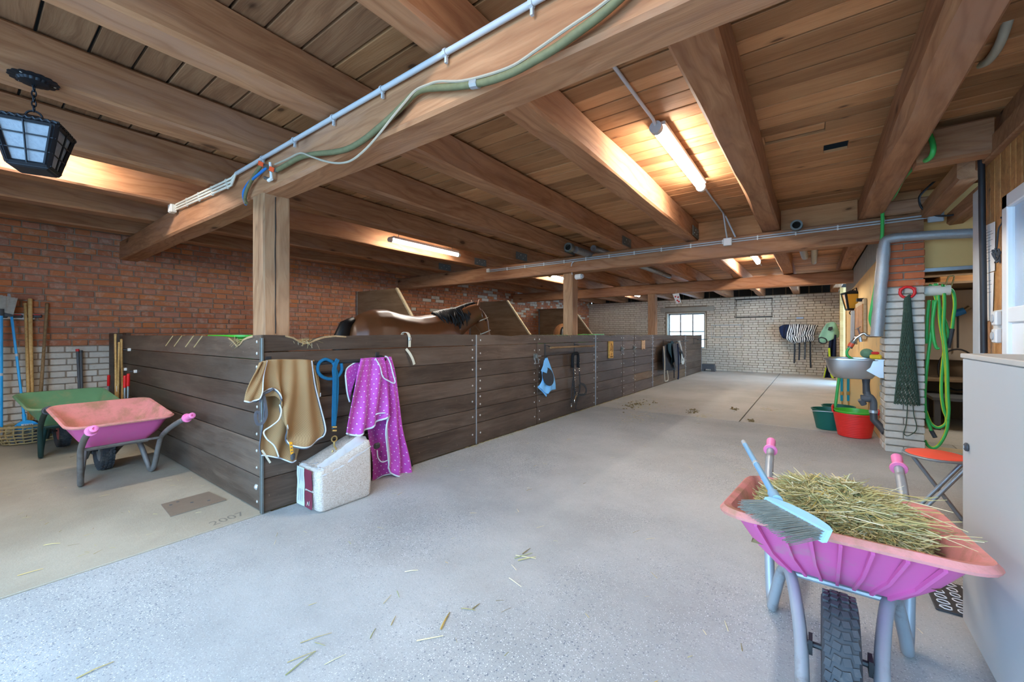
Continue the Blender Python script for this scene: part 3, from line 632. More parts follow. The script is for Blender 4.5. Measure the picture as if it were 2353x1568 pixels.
MB().span((-3.19, 1.285, .002), (-3.155, 1.302, 1.26), .003).build('corner_angle', 'hinge_metal', sp)
MB().span((-7.78, 1.24, 0), (-7.50, 1.36, 1.30), .006).build('wall_post', 'stall_wood', sp); MB().span((-7.40, 1.31, 1.27), (-7.22, 1.36, 1.31), .006).build('post_stub', 'stall_wood', sp)
nl = MB()
for px in (398, 418, 445, 465): a = at(px+4, 772, y=1.285); nl.tube([a+V(.0, .01, 0), a+V(.06, -.03, -.0), a+V(-.01, -.07, -.10)], .004, 5)
nl.build('hanging_wisp', 'wicker', sp)  # straw wisps hanging from the top plank
# dividers between the stalls, on the brick wall
for y, lb in ((5.04, 'nearest tall brown board divider on the brick wall behind the horse'), (8.59, 'middle brown board divider right of the horse head'), (12.2, 'farthest brown board divider behind the second timber post')):
    d = thing('stall_divider', lb, 'divider', (-6.5, y, 0), 'stall dividers')
    prof = [(-7.76, .05), (-7.76, 2.19), (-6.47, 2.18), (-5.75, 1.28), (-3.25, 1.26), (-3.25, .05)]; mb = MB().prism([V(x, y-.02, z) for x, z in prof], (0, .04, 0)); mb.build('board', 'ply_brown', d)
    MB().tube([(-6.47, y, 2.18), (-5.75, y, 1.28)], .03, up=(0, 1, 0), flat=(.035, .055)).build('edge_batten', 'pale_batten', d); MB().span((-7.80, y-.035, .05), (-7.745, y+.035, 2.2)).build('wall_channel', 'galv_dull', d)  # batten's pale colour paints in the light on the slanted edge
tag(MB().span((XW, 15.55, .03), (-3.22, 15.60, 1.24), .004).build('stall_partition', 'stall_wood'), 'end wall of the last stall, seen edge-on below the window', 'stall wall')
# latches
def latch(px, py, label):
    c = at(px, py, x=XS+.006); l = thing('stall_latch', label, 'latch', c, 'steel stall latches')
    MB().span(c+V(-.004, -.055, -.02), c+V(.006, .04, .07), .003).build('plate', 'hinge_metal', l); MB().span(c+V(.004, -.03, .0), c+V(.028, .03, .055), .006).build('bolt_case', 'hinge_metal', l)
    MB().tube([c+V(.016, -.02, .03), c+V(.016, .11, .03)], .009, 8).build('slide_bolt', 'galv_dull', l)
    MB().tube([c+V(.014, -.05, .01), c+V(.03, -.05, -.07), c+V(.03, .035, -.07), c+V(.014, .035, .01)], .006, 6).build('handle', 'galv_dull', l); return l
latch(1231, 824, 'steel latch at the left edge of the door with the fly mask'); latch(1429, 805, 'steel latch just right of the yellow horse plaque'); latch(1457, 802, 'steel latch just left of the pale scroll plaque')
# hanging rails
def rail(label, ya, yb, z, mat, out=.12, over=0, hook=True):
    r = thing('blanket_rail', label, 'rail', (XS, (ya+yb)/2, z-.1)); MB().tube([(XS+out, ya-.04, z), (XS+out, yb+over, z)], .015, 10).build('bar', mat, r)
    for y in (ya, yb):
        MB().span((XS, y-.02, z-.16), (XS+.006, y+.02, z+.06), .002).tube([(XS+.004, y, z+.03), (XS+.05, y, z+.03), (XS+out, y, z-.005)], .01, up=(0, 1, 0), flat=(.008, .03)).build('bracket', 'steel_black', r)
    return r
RZ = at(780, 832, x=XS+.12).z; rail('dark bar on brackets holding the brown and purple rugs', at(606, 820, x=XS).y+.03, at(867, 812, x=XS).y, RZ, 'steel_black')
r2 = rail('wooden bar on black brackets above the blue fly mask', at(1252, 800, x=XS).y, at(1320, 800, x=XS).y, at(1280, 799, x=XS+.12).z, 'handle_dark', over=.5)
rail('black bracket rail under the dark jackets', at(1524, 800, x=XS).y, at(1570, 800, x=XS).y, at(1540, 786, x=XS+.12).z, 'steel_black', .14); rail('black bar sticking out beside the window', at(1594, 800, x=XS).y, 15.55, at(1600, 781, x=XS+.12).z, 'steel_black', .14, .3)
# green feed tubs behind the stall walls
def trough(label, x, y, rot, z=1.22, s=1):
    o = thing('feed_trough', label, 'trough', (x, y, 0), 'green feed troughs', rot); mb = MB(); rings = []
    for hh, sc in ((0, .7), (.26, .95), (.28, 1.06), (.262, 1.06), (.262, .9), (.05, .62)):
        rings.append([V((.36*math.copysign(abs(math.cos(a))**.6, math.cos(a)))*sc, .20*math.copysign(abs(math.sin(a))**.6, math.sin(a))*sc, z-.22+hh) for a in [2*PI*k/24 for k in range(24)]])
    q = MB().loft(rings); q.v = [p for p in q.v]; W_ = W[o.name]; me = q.mesh('tub', 'lime', None, 40); ob = bpy.data.objects.new('tub', me); COL.objects.link(ob); ob.parent = o
    ob2 = bpy.data.objects.new('bracket', MB().span((-.3, .18, z-.25), (.3, .22, z+.03), .005).mesh('bracket', 'hose_dark_green')); COL.objects.link(ob2); ob2.parent = o; return o
trough('lime green trough rim showing over the side stall wall', -4.35, 1.60, PI); trough('lime green trough left of the middle timber post', -3.46, 5.72, PI/2); trough('lime green trough rim above the yellow horse plaque', -3.46, 7.2, PI/2, 1.235)
# plaques
c = at(1403, 804, x=XS+.012); pq = thing('horse_plaque', 'yellow wooden plaque with a burnt-in horse head on the stall door', 'plaque', c)
w, h = .19, .33; MB().span(c+V(-.012, -w/2, -h/2), c+V(.02, w/2, h/2), .006).build('board', 'plaque_wood', pq)
X = c.x+.0215; hp = MB()
def stroke(mb, pts, wd=.010): mb.tube(spl([V(X, c.y+a, c.z+b) for a, b in pts], 5), .003, up=(1, 0, 0), flat=(wd, .002))
stroke(hp, [(-.05, -.02), (-.055, .0), (-.03, .05), (-.02, .09), (-.012, .125), (.005, .10), (.03, .08), (.05, .04), (.058, -.03)], .012); stroke(hp, [(-.05, -.02), (-.03, -.015), (-.01, .01), (.01, .0), (.035, -.05)], .008); stroke(hp, [(-.022, .03), (-.012, .035)], .01); stroke(hp, [(.01, .07), (.02, .03), (.015, -.02)], .006); stroke(hp, [(-.02, -.10), (-.01, -.075), (.02, -.075), (.01, -.09), (-.015, -.11)], .007)
hp.build('horse_drawing', 'ink_brown', pq); lt = MB()
for i, yy in enumerate((-.05, -.028, -.008, .014, .034, .054)): lt.span((X-.001, c.y+yy-.006, c.z-.148), (X+.001, c.y+yy+.006, c.z-.122))
lt.build('lettering', 'ink_brown', pq)
c = at(1478, 793, x=XS+.01); pq = thing('scroll_plaque', 'small pale wooden scroll plaque with engraved lines on the stall door', 'plaque', c); w, h = .20, .22
mb = MB(); pts = [V(c.x-.01, c.y-w/2, c.z-h/2), V(c.x-.01, c.y-w/4, c.z-h/2+.02), V(c.x-.01, c.y, c.z-h/2+.028), V(c.x-.01, c.y+w/4, c.z-h/2+.02), V(c.x-.01, c.y+w/2, c.z-h/2), V(c.x-.01, c.y+w/2, c.z+h/2), V(c.x-.01, c.y+w/4, c.z+h/2-.012), V(c.x-.01, c.y, c.z+h/2-.018), V(c.x-.01, c.y-w/4, c.z+h/2-.012), V(c.x-.01, c.y-w/2, c.z+h/2)]
mb.prism(pts, (.02, 0, 0)).build('board', 'plaque_pale', pq); lt = MB()
for i in range(6): ww = (.05, .07, .06, .03, .065, .05)[i]; lt.span((c.x+.0098, c.y-ww, c.z+.065-i*.027), (c.x+.0106, c.y+ww, c.z+.070-i*.027))
lt.build('lettering', 'ink_brown', pq)
# bare wood where the horses have gnawed the top planks
def bare(name, pts, off, parent): 
    low = [p-V(0, 0, .012+.008*abs(nz(i*.9, 4))) for i, p in enumerate(pts)]; mb = MB().prism(pts+low[::-1], off); return mb.build(name, 'bare_wood', parent)
p1_ = next(o for o in bpy.data.objects if o.get('label', '').startswith('front stall wall'))
bare('gnawed_edge', [V(XS+.001, y, z+.001) for y, z in top1[2:11]], (.003, 0, 0), p1_); bare('gnawed_edge', [V(x, 1.296, z+.001) for x, z in tops[4:11]], (0, -.004, 0), sp)
pst = next(o for o in bpy.data.objects if o.get('label', '').startswith('nearest timber post')); zs_ = [1.29+1.03*i/14 for i in range(15)]
ck = MB().prism([V(-3.272, 1.425+.006*nz(z*5, 1), z) for z in zs_]+[V(-3.272, 1.425+.006*nz(z*5, 1)+.004+.007*abs(nz(z*4, 7)), z) for z in reversed(zs_)], (.004, 0, 0)).build('drying_crack', 'dark_room', None, False, (0, 0, 0)); ck.parent = pst; ck.matrix_parent_inverse = pst.matrix_basis.inverted()
# ---------------------------------------------------------------- lamps, conduits, pipes
def tube_lamp(x, ya, yb, z, label, r=.045):
    o = thing('tube_lamp', label, 'lamp', (x, (ya+yb)/2, z-.09), 'fluorescent tube lamps')
    MB().span((x-.058, ya+.03, z-.036), (x+.058, yb-.03, z-.002), .006).build('housing', 'grey_plastic', o)
    MB().tube([(x, ya+.02, z-.055), (x, yb-.02, z-.055)], r*.82, 14).build('diffuser', 'tube_light', o)
    if z < ZC-.1:
        for y in (ya+.15, yb-.15): MB().tube([(x, y, z-.004), (x, y, ZC+.004)], .006, 6).build('hanger_rod', 'galv_dull', o)
    for y in (ya, yb): MB().tube([(x, y-.018, z-.055), (x, y+.03, z-.055)], r, 14).build('end_cap', 'grey_plastic', o)
    return o
XA, XB = -.93, -4.88
tube_lamp(XA, 3.05, 4.55, ZC-.01, 'nearest lit tube lamp on the boards above the aisle'); tube_lamp(XA, 8.75, 10.0, ZC-.01, 'far lit tube lamp above the aisle beyond the second beam')
tube_lamp(XB, 3.68, 5.08, 2.70, 'long lit tube lamp above the horse', .034); tube_lamp(XB, 8.1, 9.4, 2.70, 'lit tube lamp half hidden behind the middle post', .034)
tube_lamp(XA, -.75, .55, ZC-.01, 'tube lamp above the aisle just outside the view'); tube_lamp(XB, -.55, .75, ZC-.01, 'tube lamp over the wheelbarrows hidden behind the joists')
tube_lamp(XA, 13.0, 14.3, ZC-.01, 'tube lamp in the last bay hidden by the farthest beam'); tube_lamp(XB, 12.8, 14.1, 2.70, 'tube lamp over the last stall hidden by beams')
def pipe(name, label, cat, pts, r, mat, clips=0, seg=8, up=None, group=None, clipoff=(0, 0, 0), clipmat=None):
    pts = [Vector(p) for p in pts]; o = thing(name, label, cat, pts[0], group); MB().tube(pts, r, seg).build('tube', mat, o, 50)
    if clips:
        rs = resample(pts, clips+2)[1:-1]; fr = MB().frames(rs)
        for p, f in zip(rs, fr): MB().tube([p-f[0]*.008, p+f[0]*.008], r*1.35, 8).box(p+Vector(clipoff), (.012, .012, .03)).build('clip', clipmat or mat, o)
    return o
YF = 1.335
a, b = at(544, 396, y=YF-.012), at(1275, -8, y=YF-.012); zc_ = 2.566
pipe('conduit', 'thick pale conduit along the top of the front beam', 'conduit', [(a.x, YF-.014, zc_), (XR-.05, YF-.014, zc_)], .014, 'conduit', 9, 10, clipoff=(0, .004, -.03), clipmat='conduit')
bx = at(397, 478, y=YF-.03)
for i in range(3):
    dz = -.035*i+.012; q0 = V(a.x, YF-.014, zc_); q1 = V(a.x-.10, YF-.014, zc_-.025+dz*.8)
    pipe('conduit', ['upper', 'middle', 'lower'][i]+' of three thin conduits between bend and box on the front beam', 'conduit', [q0+V(-.004*i, -.002*i, 0), q0+V(-.03-.012*i, 0, -.01+dz*.4), q1, (bx.x+.04, YF-.014, bx.z+.03-.026*i)], .0095, 'cream_plastic', 4, 8, group='thin conduits')
jb = thing('junction_box', 'cream junction box at the end of three conduits on the front beam', 'junction box', bx-V(0, 0, .04)); MB().box(bx, (.09, .05, .10), None, .006).build('body', 'cream_plastic', jb); MB().box(bx+V(0, -.027, 0), (.08, .006, .088), None, .002).build('lid', 'white_plastic', jb)
pipe('cable', 'two-core cable rising from the cream junction box to the boards', 'cable', [bx+V(.01, 0, .05), bx+V(.01, .0, .16), (bx.x+.01, YF+.02, ZC-.03)], .006, 'cable_pale'); 
# hose and cord along the front beam
hp_ = lambda pts, y=YF-.025: [at(px, py, y=y) for px, py in pts]
hs = thing('garden_hose', 'mossy old hose sagging along the front beam', 'hose', at(640, 388, y=YF)); 
MB().tube(spl(hp_([(636, 392), (660, 378), (690, 362), (725, 354), (765, 350), (800, 342), (835, 322), (868, 296), (900, 268), (930, 238), (950, 218), (970, 206), (1000, 202), (1045, 199), (1090, 193), (1130, 184), (1180, 165), (1230, 138), (1280, 108), (1330, 72), (1380, 35), (1425, -5), (1460, -40)]), 5), .016, 10).build('tube', 'hose_moss', hs, True)
q = hp_([(1084, 194), (1100, 191)]); MB().tube(q, .021, 10).build('tape_wrap', 'galv', hs)
pipe('cord', 'thin pale cord winding around the mossy hose', 'cord', spl(hp_([(632, 378), (660, 366), (690, 352), (715, 360), (745, 370), (775, 375), (805, 370), (835, 348), (865, 316), (900, 272), (930, 236), (955, 208), (985, 194), (1010, 187), (1060, 186), (1120, 172), (1180, 150), (1240, 110), (1300, 68), (1360, 28), (1410, -10)], YF-.04), 5), .006, 'cable_pale', seg=6)
# valves at the post
vf = thing('water_valve', 'white T-piece with two orange lever valves above the near post', 'valve', at(622, 415, y=YF-.03)); P = lambda px, py: at(px, py, y=YF-.03)
MB().tube([P(621, 374), P(624, 412)], .010, 8).tube([P(624, 411), P(617, 415)], .012, 8).build('riser_pipe', 'white_plastic', vf); MB().tube([P(604, 380), P(618, 384)], .015, 8).tube([P(622, 391), P(637, 391)], .015, 8).tube([P(609, 409), P(618, 412)], .012, 8).build('valve_body', 'hinge_metal', vf)
MB().tube([P(601, 376)+V(0, -.02, 0), P(611, 381)+V(0, -.02, 0)], .004, up=(0, 1, 0), flat=(.03, .005)).build('lever', 'orange_valve', vf); MB().tube([P(626, 389)+V(0, -.02, 0), P(636, 393)+V(0, -.02, 0)], .004, up=(0, 1, 0), flat=(.03, .005)).build('lever', 'orange_valve', vf)
pipe('garden_hose', 'short mossy hose bending down from the valve beside the near post', 'hose', spl([P(601, 380), P(590, 395), P(578, 415), P(568, 435), P(563, 455), P(566, 468)], 5), .013, 'hose_moss'); pipe('garden_hose', 'blue tube running beside the short mossy hose at the near post', 'hose', spl([P(614, 385), P(600, 396), P(585, 408), P(570, 422), P(560, 440), P(560, 455), P(565, 470)], 5), .010, 'blue_tube')
# second beam: conduits, box, socket
y2 = 6.085; za = at(1127, 621, y=y2).z
for i in range(2): pipe('conduit', ('upper' if i == 0 else 'lower')+' thin conduit along the second beam', 'conduit', [(at(1127, 622, y=y2).x, y2, za-.028*i), (at(2150, 498, y=y2).x, y2, za+.02-.028*i)], .0085, 'conduit', 14, 8, group='conduits on the second beam', clipmat='white_plastic')
def jbox(c, s, label, mat='cream_plastic'):
    j = thing('junction_box', label, 'junction box', Vector(c)-V(0, 0, s/2)); MB().box(c, (s, .04, s), None, .005).build('body', mat, j); MB().box(Vector(c)+V(0, -.022, 0), (s*.86, .006, s*.86), None, .002).build('lid', mat, j)
jbox(at(1122, 622, y=y2-.01), .07, 'cream junction box at the left end of the second beam'); jbox(at(1672, 556, y=y2-.015), .10, 'pale square junction box in the middle of the second beam', 'white_plastic'); jbox(at(2150, 497, y=y2-.015), .12, 'grey junction box at the right end of the second beam', 'conduit')
pipe('conduit', 'thin conduit bending down the middle post to the socket', 'conduit', spl([at(1318, 602, y=y2), at(1314, 606, y=y2), at(1313, 618, y=y2+.04), at(1315, 632, y=y2+.06)], 5), .008, 'conduit')
c = at(1331, 636, y=6.16); sk = thing('socket', 'round white socket on the middle timber post', 'socket', c); MB().tube([c+V(-.06, 0, 0), c+V(.05, -.01, 0)], .045, 12).build('body', 'white_plastic', sk); MB().tube([c+V(.05, -.01, 0), c+V(.075, -.012, 0)], .033, 12).build('cover', 'conduit', sk)
pipe('conduit', 'grey conduit from the front beam to the nearest tube lamp', 'conduit', [(XA-.01, 1.56, ZC-.014), (XA-.01, 2.85, ZC-.014), (XA, 2.98, ZC-.03), (XA, 3.04, ZC-.05)], .012, 'conduit'); pipe('conduit', 'grey conduit from the nearest tube lamp to the second beam', 'conduit', [(XA, 4.55, ZC-.02), (XA, 6.0, ZC-.02), at(1690, 545, y=y2)], .010, 'conduit')
pipe('conduit', 'short conduit dropping to the pale junction box', 'conduit', [(XA, 5.85, ZC-.02), at(1668, 532, y=5.95), at(1671, 550, y=y2)], .009, 'conduit'); pipe('conduit', 'thin conduit behind the far aisle lamp', 'conduit', [(XA, 10.0, ZC-.03), (XA, 10.7, ZC-.03)], .010, 'conduit')
def stub(c, d, r, label):
    o = thing('waste_pipe', label, 'pipe', c); c = Vector(c); d = Vector(d); MB().tube([c+d*.1, c+d], r, 14).build('tube', 'galv_dull', o, 50); t = MB(); n = d.normalized()
    pr = [(r*1.25, 0), (r*1.25, .09), (r*1.02, .09), (r*.85, .09), (r*.85, 0)]; q = n.to_track_quat('Z', 'Y').to_matrix(); t.lathe(pr+[(r*1.25, 0)], 14, c, q).build('collar', 'hinge_metal', o, 50); MB().lathe([(r*.84, .06), (0, .06)], 14, c, q).build('bore', 'dark_room', o)
stub(at(1305, 568, y=5.4), (.04, 2.2, 0), .055, 'grey waste pipe end with collar at the left above the second beam'); stub(at(1830, 517, y=5.9), (.05, 2.5, .0), .05, 'grey waste pipe end above the second beam near the pillar')
pipe('waste_pipe', 'pale pipe running under the boards beyond the second beam', 'pipe', [(.02, 6.35, ZC-.07), (.02, 10.6, ZC-.07)], .05, 'hose_grey', seg=12); pipe('waste_pipe', 'grey pipe crossing the far bay above the stalls', 'pipe', [(-3.0, 6.4, ZC-.12), (-2.9, 10.6, ZC-.12)], .055, 'galv_dull', seg=12)
# joist hangers on the second beam
hb = MB().box((0, 0, 0), (.006, .34, .13)).mesh('joist_hanger', 'hinge_metal')
for k in range(2, 8):
    x = .535-.97*k; o = inst('joist_hanger', hb, None, (x+.113, 6.0, ZJ+.085)); tag(o, 'dark steel nail plate on the %s joist above the second beam' % ordn[k].replace(' from the right', ' from right'), 'nail plate', 'steel nail plates')
    W[o.name] = Vector(o.location); 
    for j in range(4): MB().lathe([(.008, 0), (.008, .004), (0, .004)], 6, (x+.1165, 5.9+.07*j, ZJ+.06+.05*(j % 2)), Matrix.Rotation(PI/2, 3, 'Y')).build('nail_head', 'bolt_metal', o)
# ---------------------------------------------------------------- wheelbarrows
def rring(a0, a1, w0, w1, z0, z1, r=.08, n=5):
    """rounded rectangle, a runs from the handles (a0) to the nose (a1), w half widths, z heights at the two ends"""
    pts = []
    for (a, w, sa, sw) in ((a1, w1, -1, -1), (a0, w0, 1, -1), (a0, w0, 1, 1), (a1, w1, -1, 1)):
        pass
    out = []
    cor = [(a1-r, w1-r, 0), (a0+r, w0-r, 90), (a0+r, -(w0-r), 180), (a1-r, -(w1-r), 270)]
    for ca, cw, st in cor:
        for k in range(n+1):
            t = math.radians(st+90*k/n); A = ca+r*math.cos(t); B = cw+r*math.sin(t); f = (A-a0)/(a1-a0); out.append(V(A, B, z0+(z1-z0)*f))
    return out
def loc_obj(name, mb, mats, parent, smooth=False):
    o = bpy.data.objects.new(name, mb.mesh(name, mats, None, smooth)); COL.objects.link(o); o.parent = parent; return o
def wheelbarrow(label, loc, rot, tub, inner, frame, grip, rim, group='wheelbarrows', grips=True):
    o = thing('wheelbarrow', label, 'wheelbarrow', loc, group, rot)
    mb = MB(); sect = [((-.50, -.20, .20, .20, .315, .335), .05), ((-.60, -.085, .262, .265, .40, .445), .07), ((-.685, .065, .315, .322, .515, .605), .085), ((-.70, .095, .333, .342, .530, .628), .095)]
    outer = [rring(*s, r=r) for s, r in sect]; lip = [rring(-.722, .125, .352, .36, .520, .615, r=.105), rring(-.727, .130, .357, .365, .530, .626, r=.11), rring(-.712, .112, .344, .352, .542, .640, r=.10), rring(-.690, .082, .322, .330, .536, .632, r=.09)]
    inn = [rring(-.595, -.095, .25, .253, .405, .45, r=.07), rring(-.50, -.20, .19, .19, .322, .342, r=.05)]
    mb.loft(outer, caps=False); mb.cur = 0; mb.add(outer[0], [list(range(len(outer[0])))]); mb.cur = 1; mb.loft([outer[-1]]+lip+inn, caps=False); mb.add(inn[-1], [list(range(len(outer[0])))])
    tb = loc_obj('tub', mb, [tub, inner], o, 45)
    for i in range(7):
        f = -1+2*(i+.5)/7; loc_obj('rib', MB().tube([V(.070, .28*f, .592), V(-.082, .235*f, .440), V(-.196, .17*f, .333)], .005, up=(1, 0, -1), flat=(.010, .014)), tub, tb)
    for s in (-1, 1):
        path = spl([(-1.10, .285*s, .553), (-.95, .278*s, .50), (-.80, .268*s, .435), (-.66, .258*s, .355), (-.60, .252*s, .27), (-.53, .240*s, .08), (-.49, .232*s, .028), (-.44, .226*s, .030), (-.40, .215*s, .10), (-.33, .185*s, .25), (-.28, .165*s, .30), (-.22, .145*s, .300), (-.12, .125*s, .255), (.0, .108*s, .19), (.15, .10*s, .105)], 4)
        loc_obj('frame_tube', MB().tube(path, .0215, 10), frame, o, True); loc_obj('handle', MB().tube([(-1.10, .285*s, .553), (-1.27, .292*s, .605)], .0205, 10), frame, o, 50)
        if grips:
            d = (V(-1.27, .292*s, .605)-V(-1.10, .285*s, .553)).normalized(); g = V(-1.165, .2875*s, .572); q = d.to_track_quat('Z', 'Y').to_matrix()
            loc_obj('grip', MB().lathe([(.019, 0), (.036, 0), (.038, .006), (.036, .012), (.0245, .014), (.0225, .06), (.0245, .075), (.0245, .118), (.018, .122), (.009, .122), (.009, .112), (0, .112)], 16, g, q), grip, o, 45)
    for ca, cw, cz in ((-.655, .255, .345), (-.24, .16, .305), (-.5, .2, .306)): loc_obj('cross_bar', MB().tube([(ca, -cw, cz), (ca, cw, cz)], .011, 8), frame, o)
    MX = Matrix.Rotation(PI/2, 3, 'X'); wh = loc_obj('wheel', MB().lathe([(.105, -.036), (.135, -.047), (.165, -.050), (.179, -.042), (.184, -.02), (.185, 0), (.184, .02), (.179, .042), (.165, .050), (.135, .047), (.105, .036), (.105, -.036)], 40, (0, 0, .19), MX), 'rubber', o, 40)
    tr = MB()
    for k in range(34):
        a = 2*PI*k/34
        for sy in (-1, 1):
            for yc, ln in ((.013, .020), (.036, .016)):
                Rm = Matrix.Rotation(-a-(PI/34 if yc > .03 else 0), 3, 'Y'); Rr = .186 if yc < .03 else .182
                tr.box(Rm @ V(0, sy*yc, Rr)+V(0, 0, .19), (.021, ln, .010), Rm @ Matrix.Rotation(.25*sy, 3, 'Z'))
    loc_obj('tread', tr, 'rubber', wh); loc_obj('wheel_rim', MB().lathe([(.108, -.034), (.10, -.030), (.07, -.012), (.03, -.012), (.026, -.04), (0, -.04)], 24, (0, 0, .19), MX).lathe([(.108, .034), (.10, .030), (.07, .012), (.03, .012), (.026, .04), (0, .04)], 24, (0, 0, .19), MX), rim, wh, 40)
    loc_obj('axle', MB().tube([(0, -.115, .19), (0, .115, .19)], .010, 8).box((0, -.08, .19), (.05, .012, .05)).box((0, .08, .19), (.05, .012, .05)), 'steel_black', o)
    return o
wb1 = wheelbarrow('pink wheelbarrow heaped with hay in the right foreground', (.073, 1.787, 0), -1.575, 'pink_tub', 'pink_dusty', 'barrow_frame', 'pink_grip', 'galv_dull')
wb2 = wheelbarrow('empty dusty pink wheelbarrow standing by the dark side stall wall', (-5.446, .833, 0), 3.176, 'pink_tub', 'pink_dusty', 'barrow_frame_rusty', 'pink_grip', 'galv_dull')
wb3 = wheelbarrow('green wheelbarrow parked behind the empty pink one', (-6.93, .72, .0), 3.20, 'green_tub', 'green_tub', 'green_frame', 'dark_plastic', 'rim_pink')
# hay in the foreground barrow
rr = random.Random(11); mb = MB(); rows = []
def mound(a, b):    # a along x of the world, b along y, both -1..1
    e = max(0, 1-abs(a)**2.6)*max(0, 1-abs(b)**2.6); return .46+.185*e**.55+.03*nz(a*3, b*3)*e
hx, hy, hcx, hcy = .265, .255, .068, 2.12
for i in range(25):
    b = -1+2*i/24; rows.append([V(hcx+hx*a, hcy+hy*b, mound(a, b)) for a in [-1+2*j/24 for j in range(25)]])
mb.grid(rows); mb.cur = 1
def blade(mb, p, d, L, w, bend):
    d = d.normalized(); s = d.cross(V(0, 0, 1)); s = s.normalized() if s.length > .01 else V(1, 0, 0); q = [p, p+d*L*.5+V(0, 0, bend), p+d*L]
    vs = []
    for k, c in enumerate(q): ww = w*(1, .9, .6)[k]; vs += [c-s*ww, c+V(0, 0, ww), c+s*ww]
    mb.add(vs, [(0, 1, 4, 3), (1, 2, 5, 4), (3, 4, 7, 6), (4, 5, 8, 7)])
for k in range(9000):
    a = rr.uniform(-1, 1); b = rr.uniform(-1, 1)
    if abs(a)**2.4+abs(b)**2.4 > 1.1: continue
    p = V(hcx+hx*a, hcy+hy*b, mound(a, b)+rr.uniform(-.02, .012)); th = rr.uniform(0, 2*PI); el = rr.gauss(.05, .22) if rr.random() < .93 else rr.uniform(.3, .8)
    L = rr.uniform(.05, .15); d = V(math.cos(th)*math.cos(el), math.sin(th)*math.cos(el), math.sin(el))
    e = p+d*L
    s_ = p-d*L*.5
    if any(abs(q.x-.073) > .25+.6*max(q.z-.45, 0) or q.y < 1.88-.75*max(q.z-.45, 0) or q.y > 2.37+.6*max(q.z-.45, 0) for q in (e, s_)): continue
    blade(mb, p-d*L*.5, d, L, rr.uniform(.0013, .0036), rr.uniform(-.008, .012))
for k in range(90):
    a = rr.uniform(-.2, 1.1); p = V(hcx+hx*a*.95, 2.05+rr.uniform(-.2, .25), .625+rr.uniform(-.02, .02)); th = rr.uniform(-.7, .7); L = rr.uniform(.12, .22); d = V(math.cos(th), math.sin(th), rr.uniform(-.15, .3)); blade(mb, p-d*L*.4, d, L, rr.uniform(.0015, .003), rr.uniform(-.01, .015))
tag(mb.build('hay_heap', ['straw_bed', 'straw']), 'loose dry hay heaped in the foreground pink wheelbarrow', 'hay', kind='stuff')
# ---------------------------------------------------------------- brooms and tools
def bristle_fan(mb, a0, a1, d, L, w, n, rr, spread=.25, layers=3, th=.03, nrm=V(1, 0, 0)):
    """bristles from the line a0-a1 along d"""
    for l in range(layers):
        for k in range(n):
            f = (k+rr.random())/n; p = a0.lerp(a1, f)+nrm*(th*((l+.5)/layers-.5)); dd = (d+(a1-a0).normalized()*(f-.5)*2*spread+nrm*rr.uniform(-.06, .06)).normalized(); q = p+dd*L*rr.uniform(.93, 1.02)
            s = (a1-a0).normalized()*w; mb.add([p-s, p+s+nrm*w, p-nrm*w, q-s, q+s+nrm*w, q-nrm*w], [(0, 1, 4, 3), (1, 2, 5, 4), (2, 0, 3, 5)])
def broom(label, base, tip, c0, c1, down, nrm, mats, L=.13, hh=.07, ferr=None, stick_r=.012, group=None, label_on=False):
    """c0-c1: ends of the head along its length, base: where the handle meets the head"""
    hm, sm, bm_ = mats; o = thing('broom', label, 'broom', (base.x, base.y, min(c0.z, c1.z)-.1), group); up = -down
    ax = (c1-c0); n = 10; top = []
    for k in range(n+1):
        f = k/n; top.append(c0.lerp(c1, f)+up*(hh*math.sin(PI*min(max(f, .0), 1))**.6+.012))
    mb = MB(); poly = [c0-nrm*.02]+[p-nrm*.02 for p in top]+[c1-nrm*.02]; mb.prism(poly, nrm*.04); mb.build('head', hm, o)
    q = MB(); q.tube([base-(tip-base).normalized()*.02, tip], stick_r, 10); q.build('handle', sm, o, 50); dv = (tip-base).normalized()
    MB().tube([base-dv*.03, base+dv*.05], stick_r*1.5, 10).build('ferrule', hm, o, 50); MB().tube([tip-dv*.01, tip+dv*.075], stick_r*1.08, 10).build('end_cap', 'conduit', o, 50); m = base.lerp(tip, .53); MB().tube([m-dv*.016, m+dv*.016], stick_r*1.12, 10).build('joint_ring', 'conduit', o)
    mb = MB(); bristle_fan(mb, c0.lerp(c1, .03), c0.lerp(c1, .97), down, L, .0014, 75, random.Random(len(label)), .22, 4, .034, nrm); b = mb.build('bristles', bm_, o); b['kind'] = 'stuff'
    if label_on:
        c = (c0+c1)/2+up*.045-nrm*.0 ; s = ax.normalized(); qd = MB().prism([c-s*.045+nrm*.021-up*.025, c+s*.045+nrm*.021-up*.025, c+s*.045+nrm*.021+up*.025, c-s*.045+nrm*.021+up*.025], nrm*.001); qd.build('price_label', 'paper', o)
        bars = MB()
        for k in range(12): a = c+s*(-.035+.006*k)+nrm*.0222; bars.prism([a+up*.005, a+s*(.0015+.0015*(k % 3))+up*.005, a+s*(.0015+.0015*(k % 3))+up*.02, a+up*.02], nrm*.0004)
        bars.build('barcode', 'ink', o)
    return o
XB_ = -7.45; hb_ = at(62, 970, x=XB_); e0 = at(29, 990, x=XB_); e1 = at(96, 985, x=XB_)
broom('bright blue broom leaning on the white brick beside the green wheelbarrow', at(56, 962, x=XB_), at(22, 690, x=-7.74), e0, e1, V(0, .05, -1).normalized(), V(1, 0, 0), ('broom_blue', 'broom_blue', 'bristle_grey'), .15, .10, label_on=True)
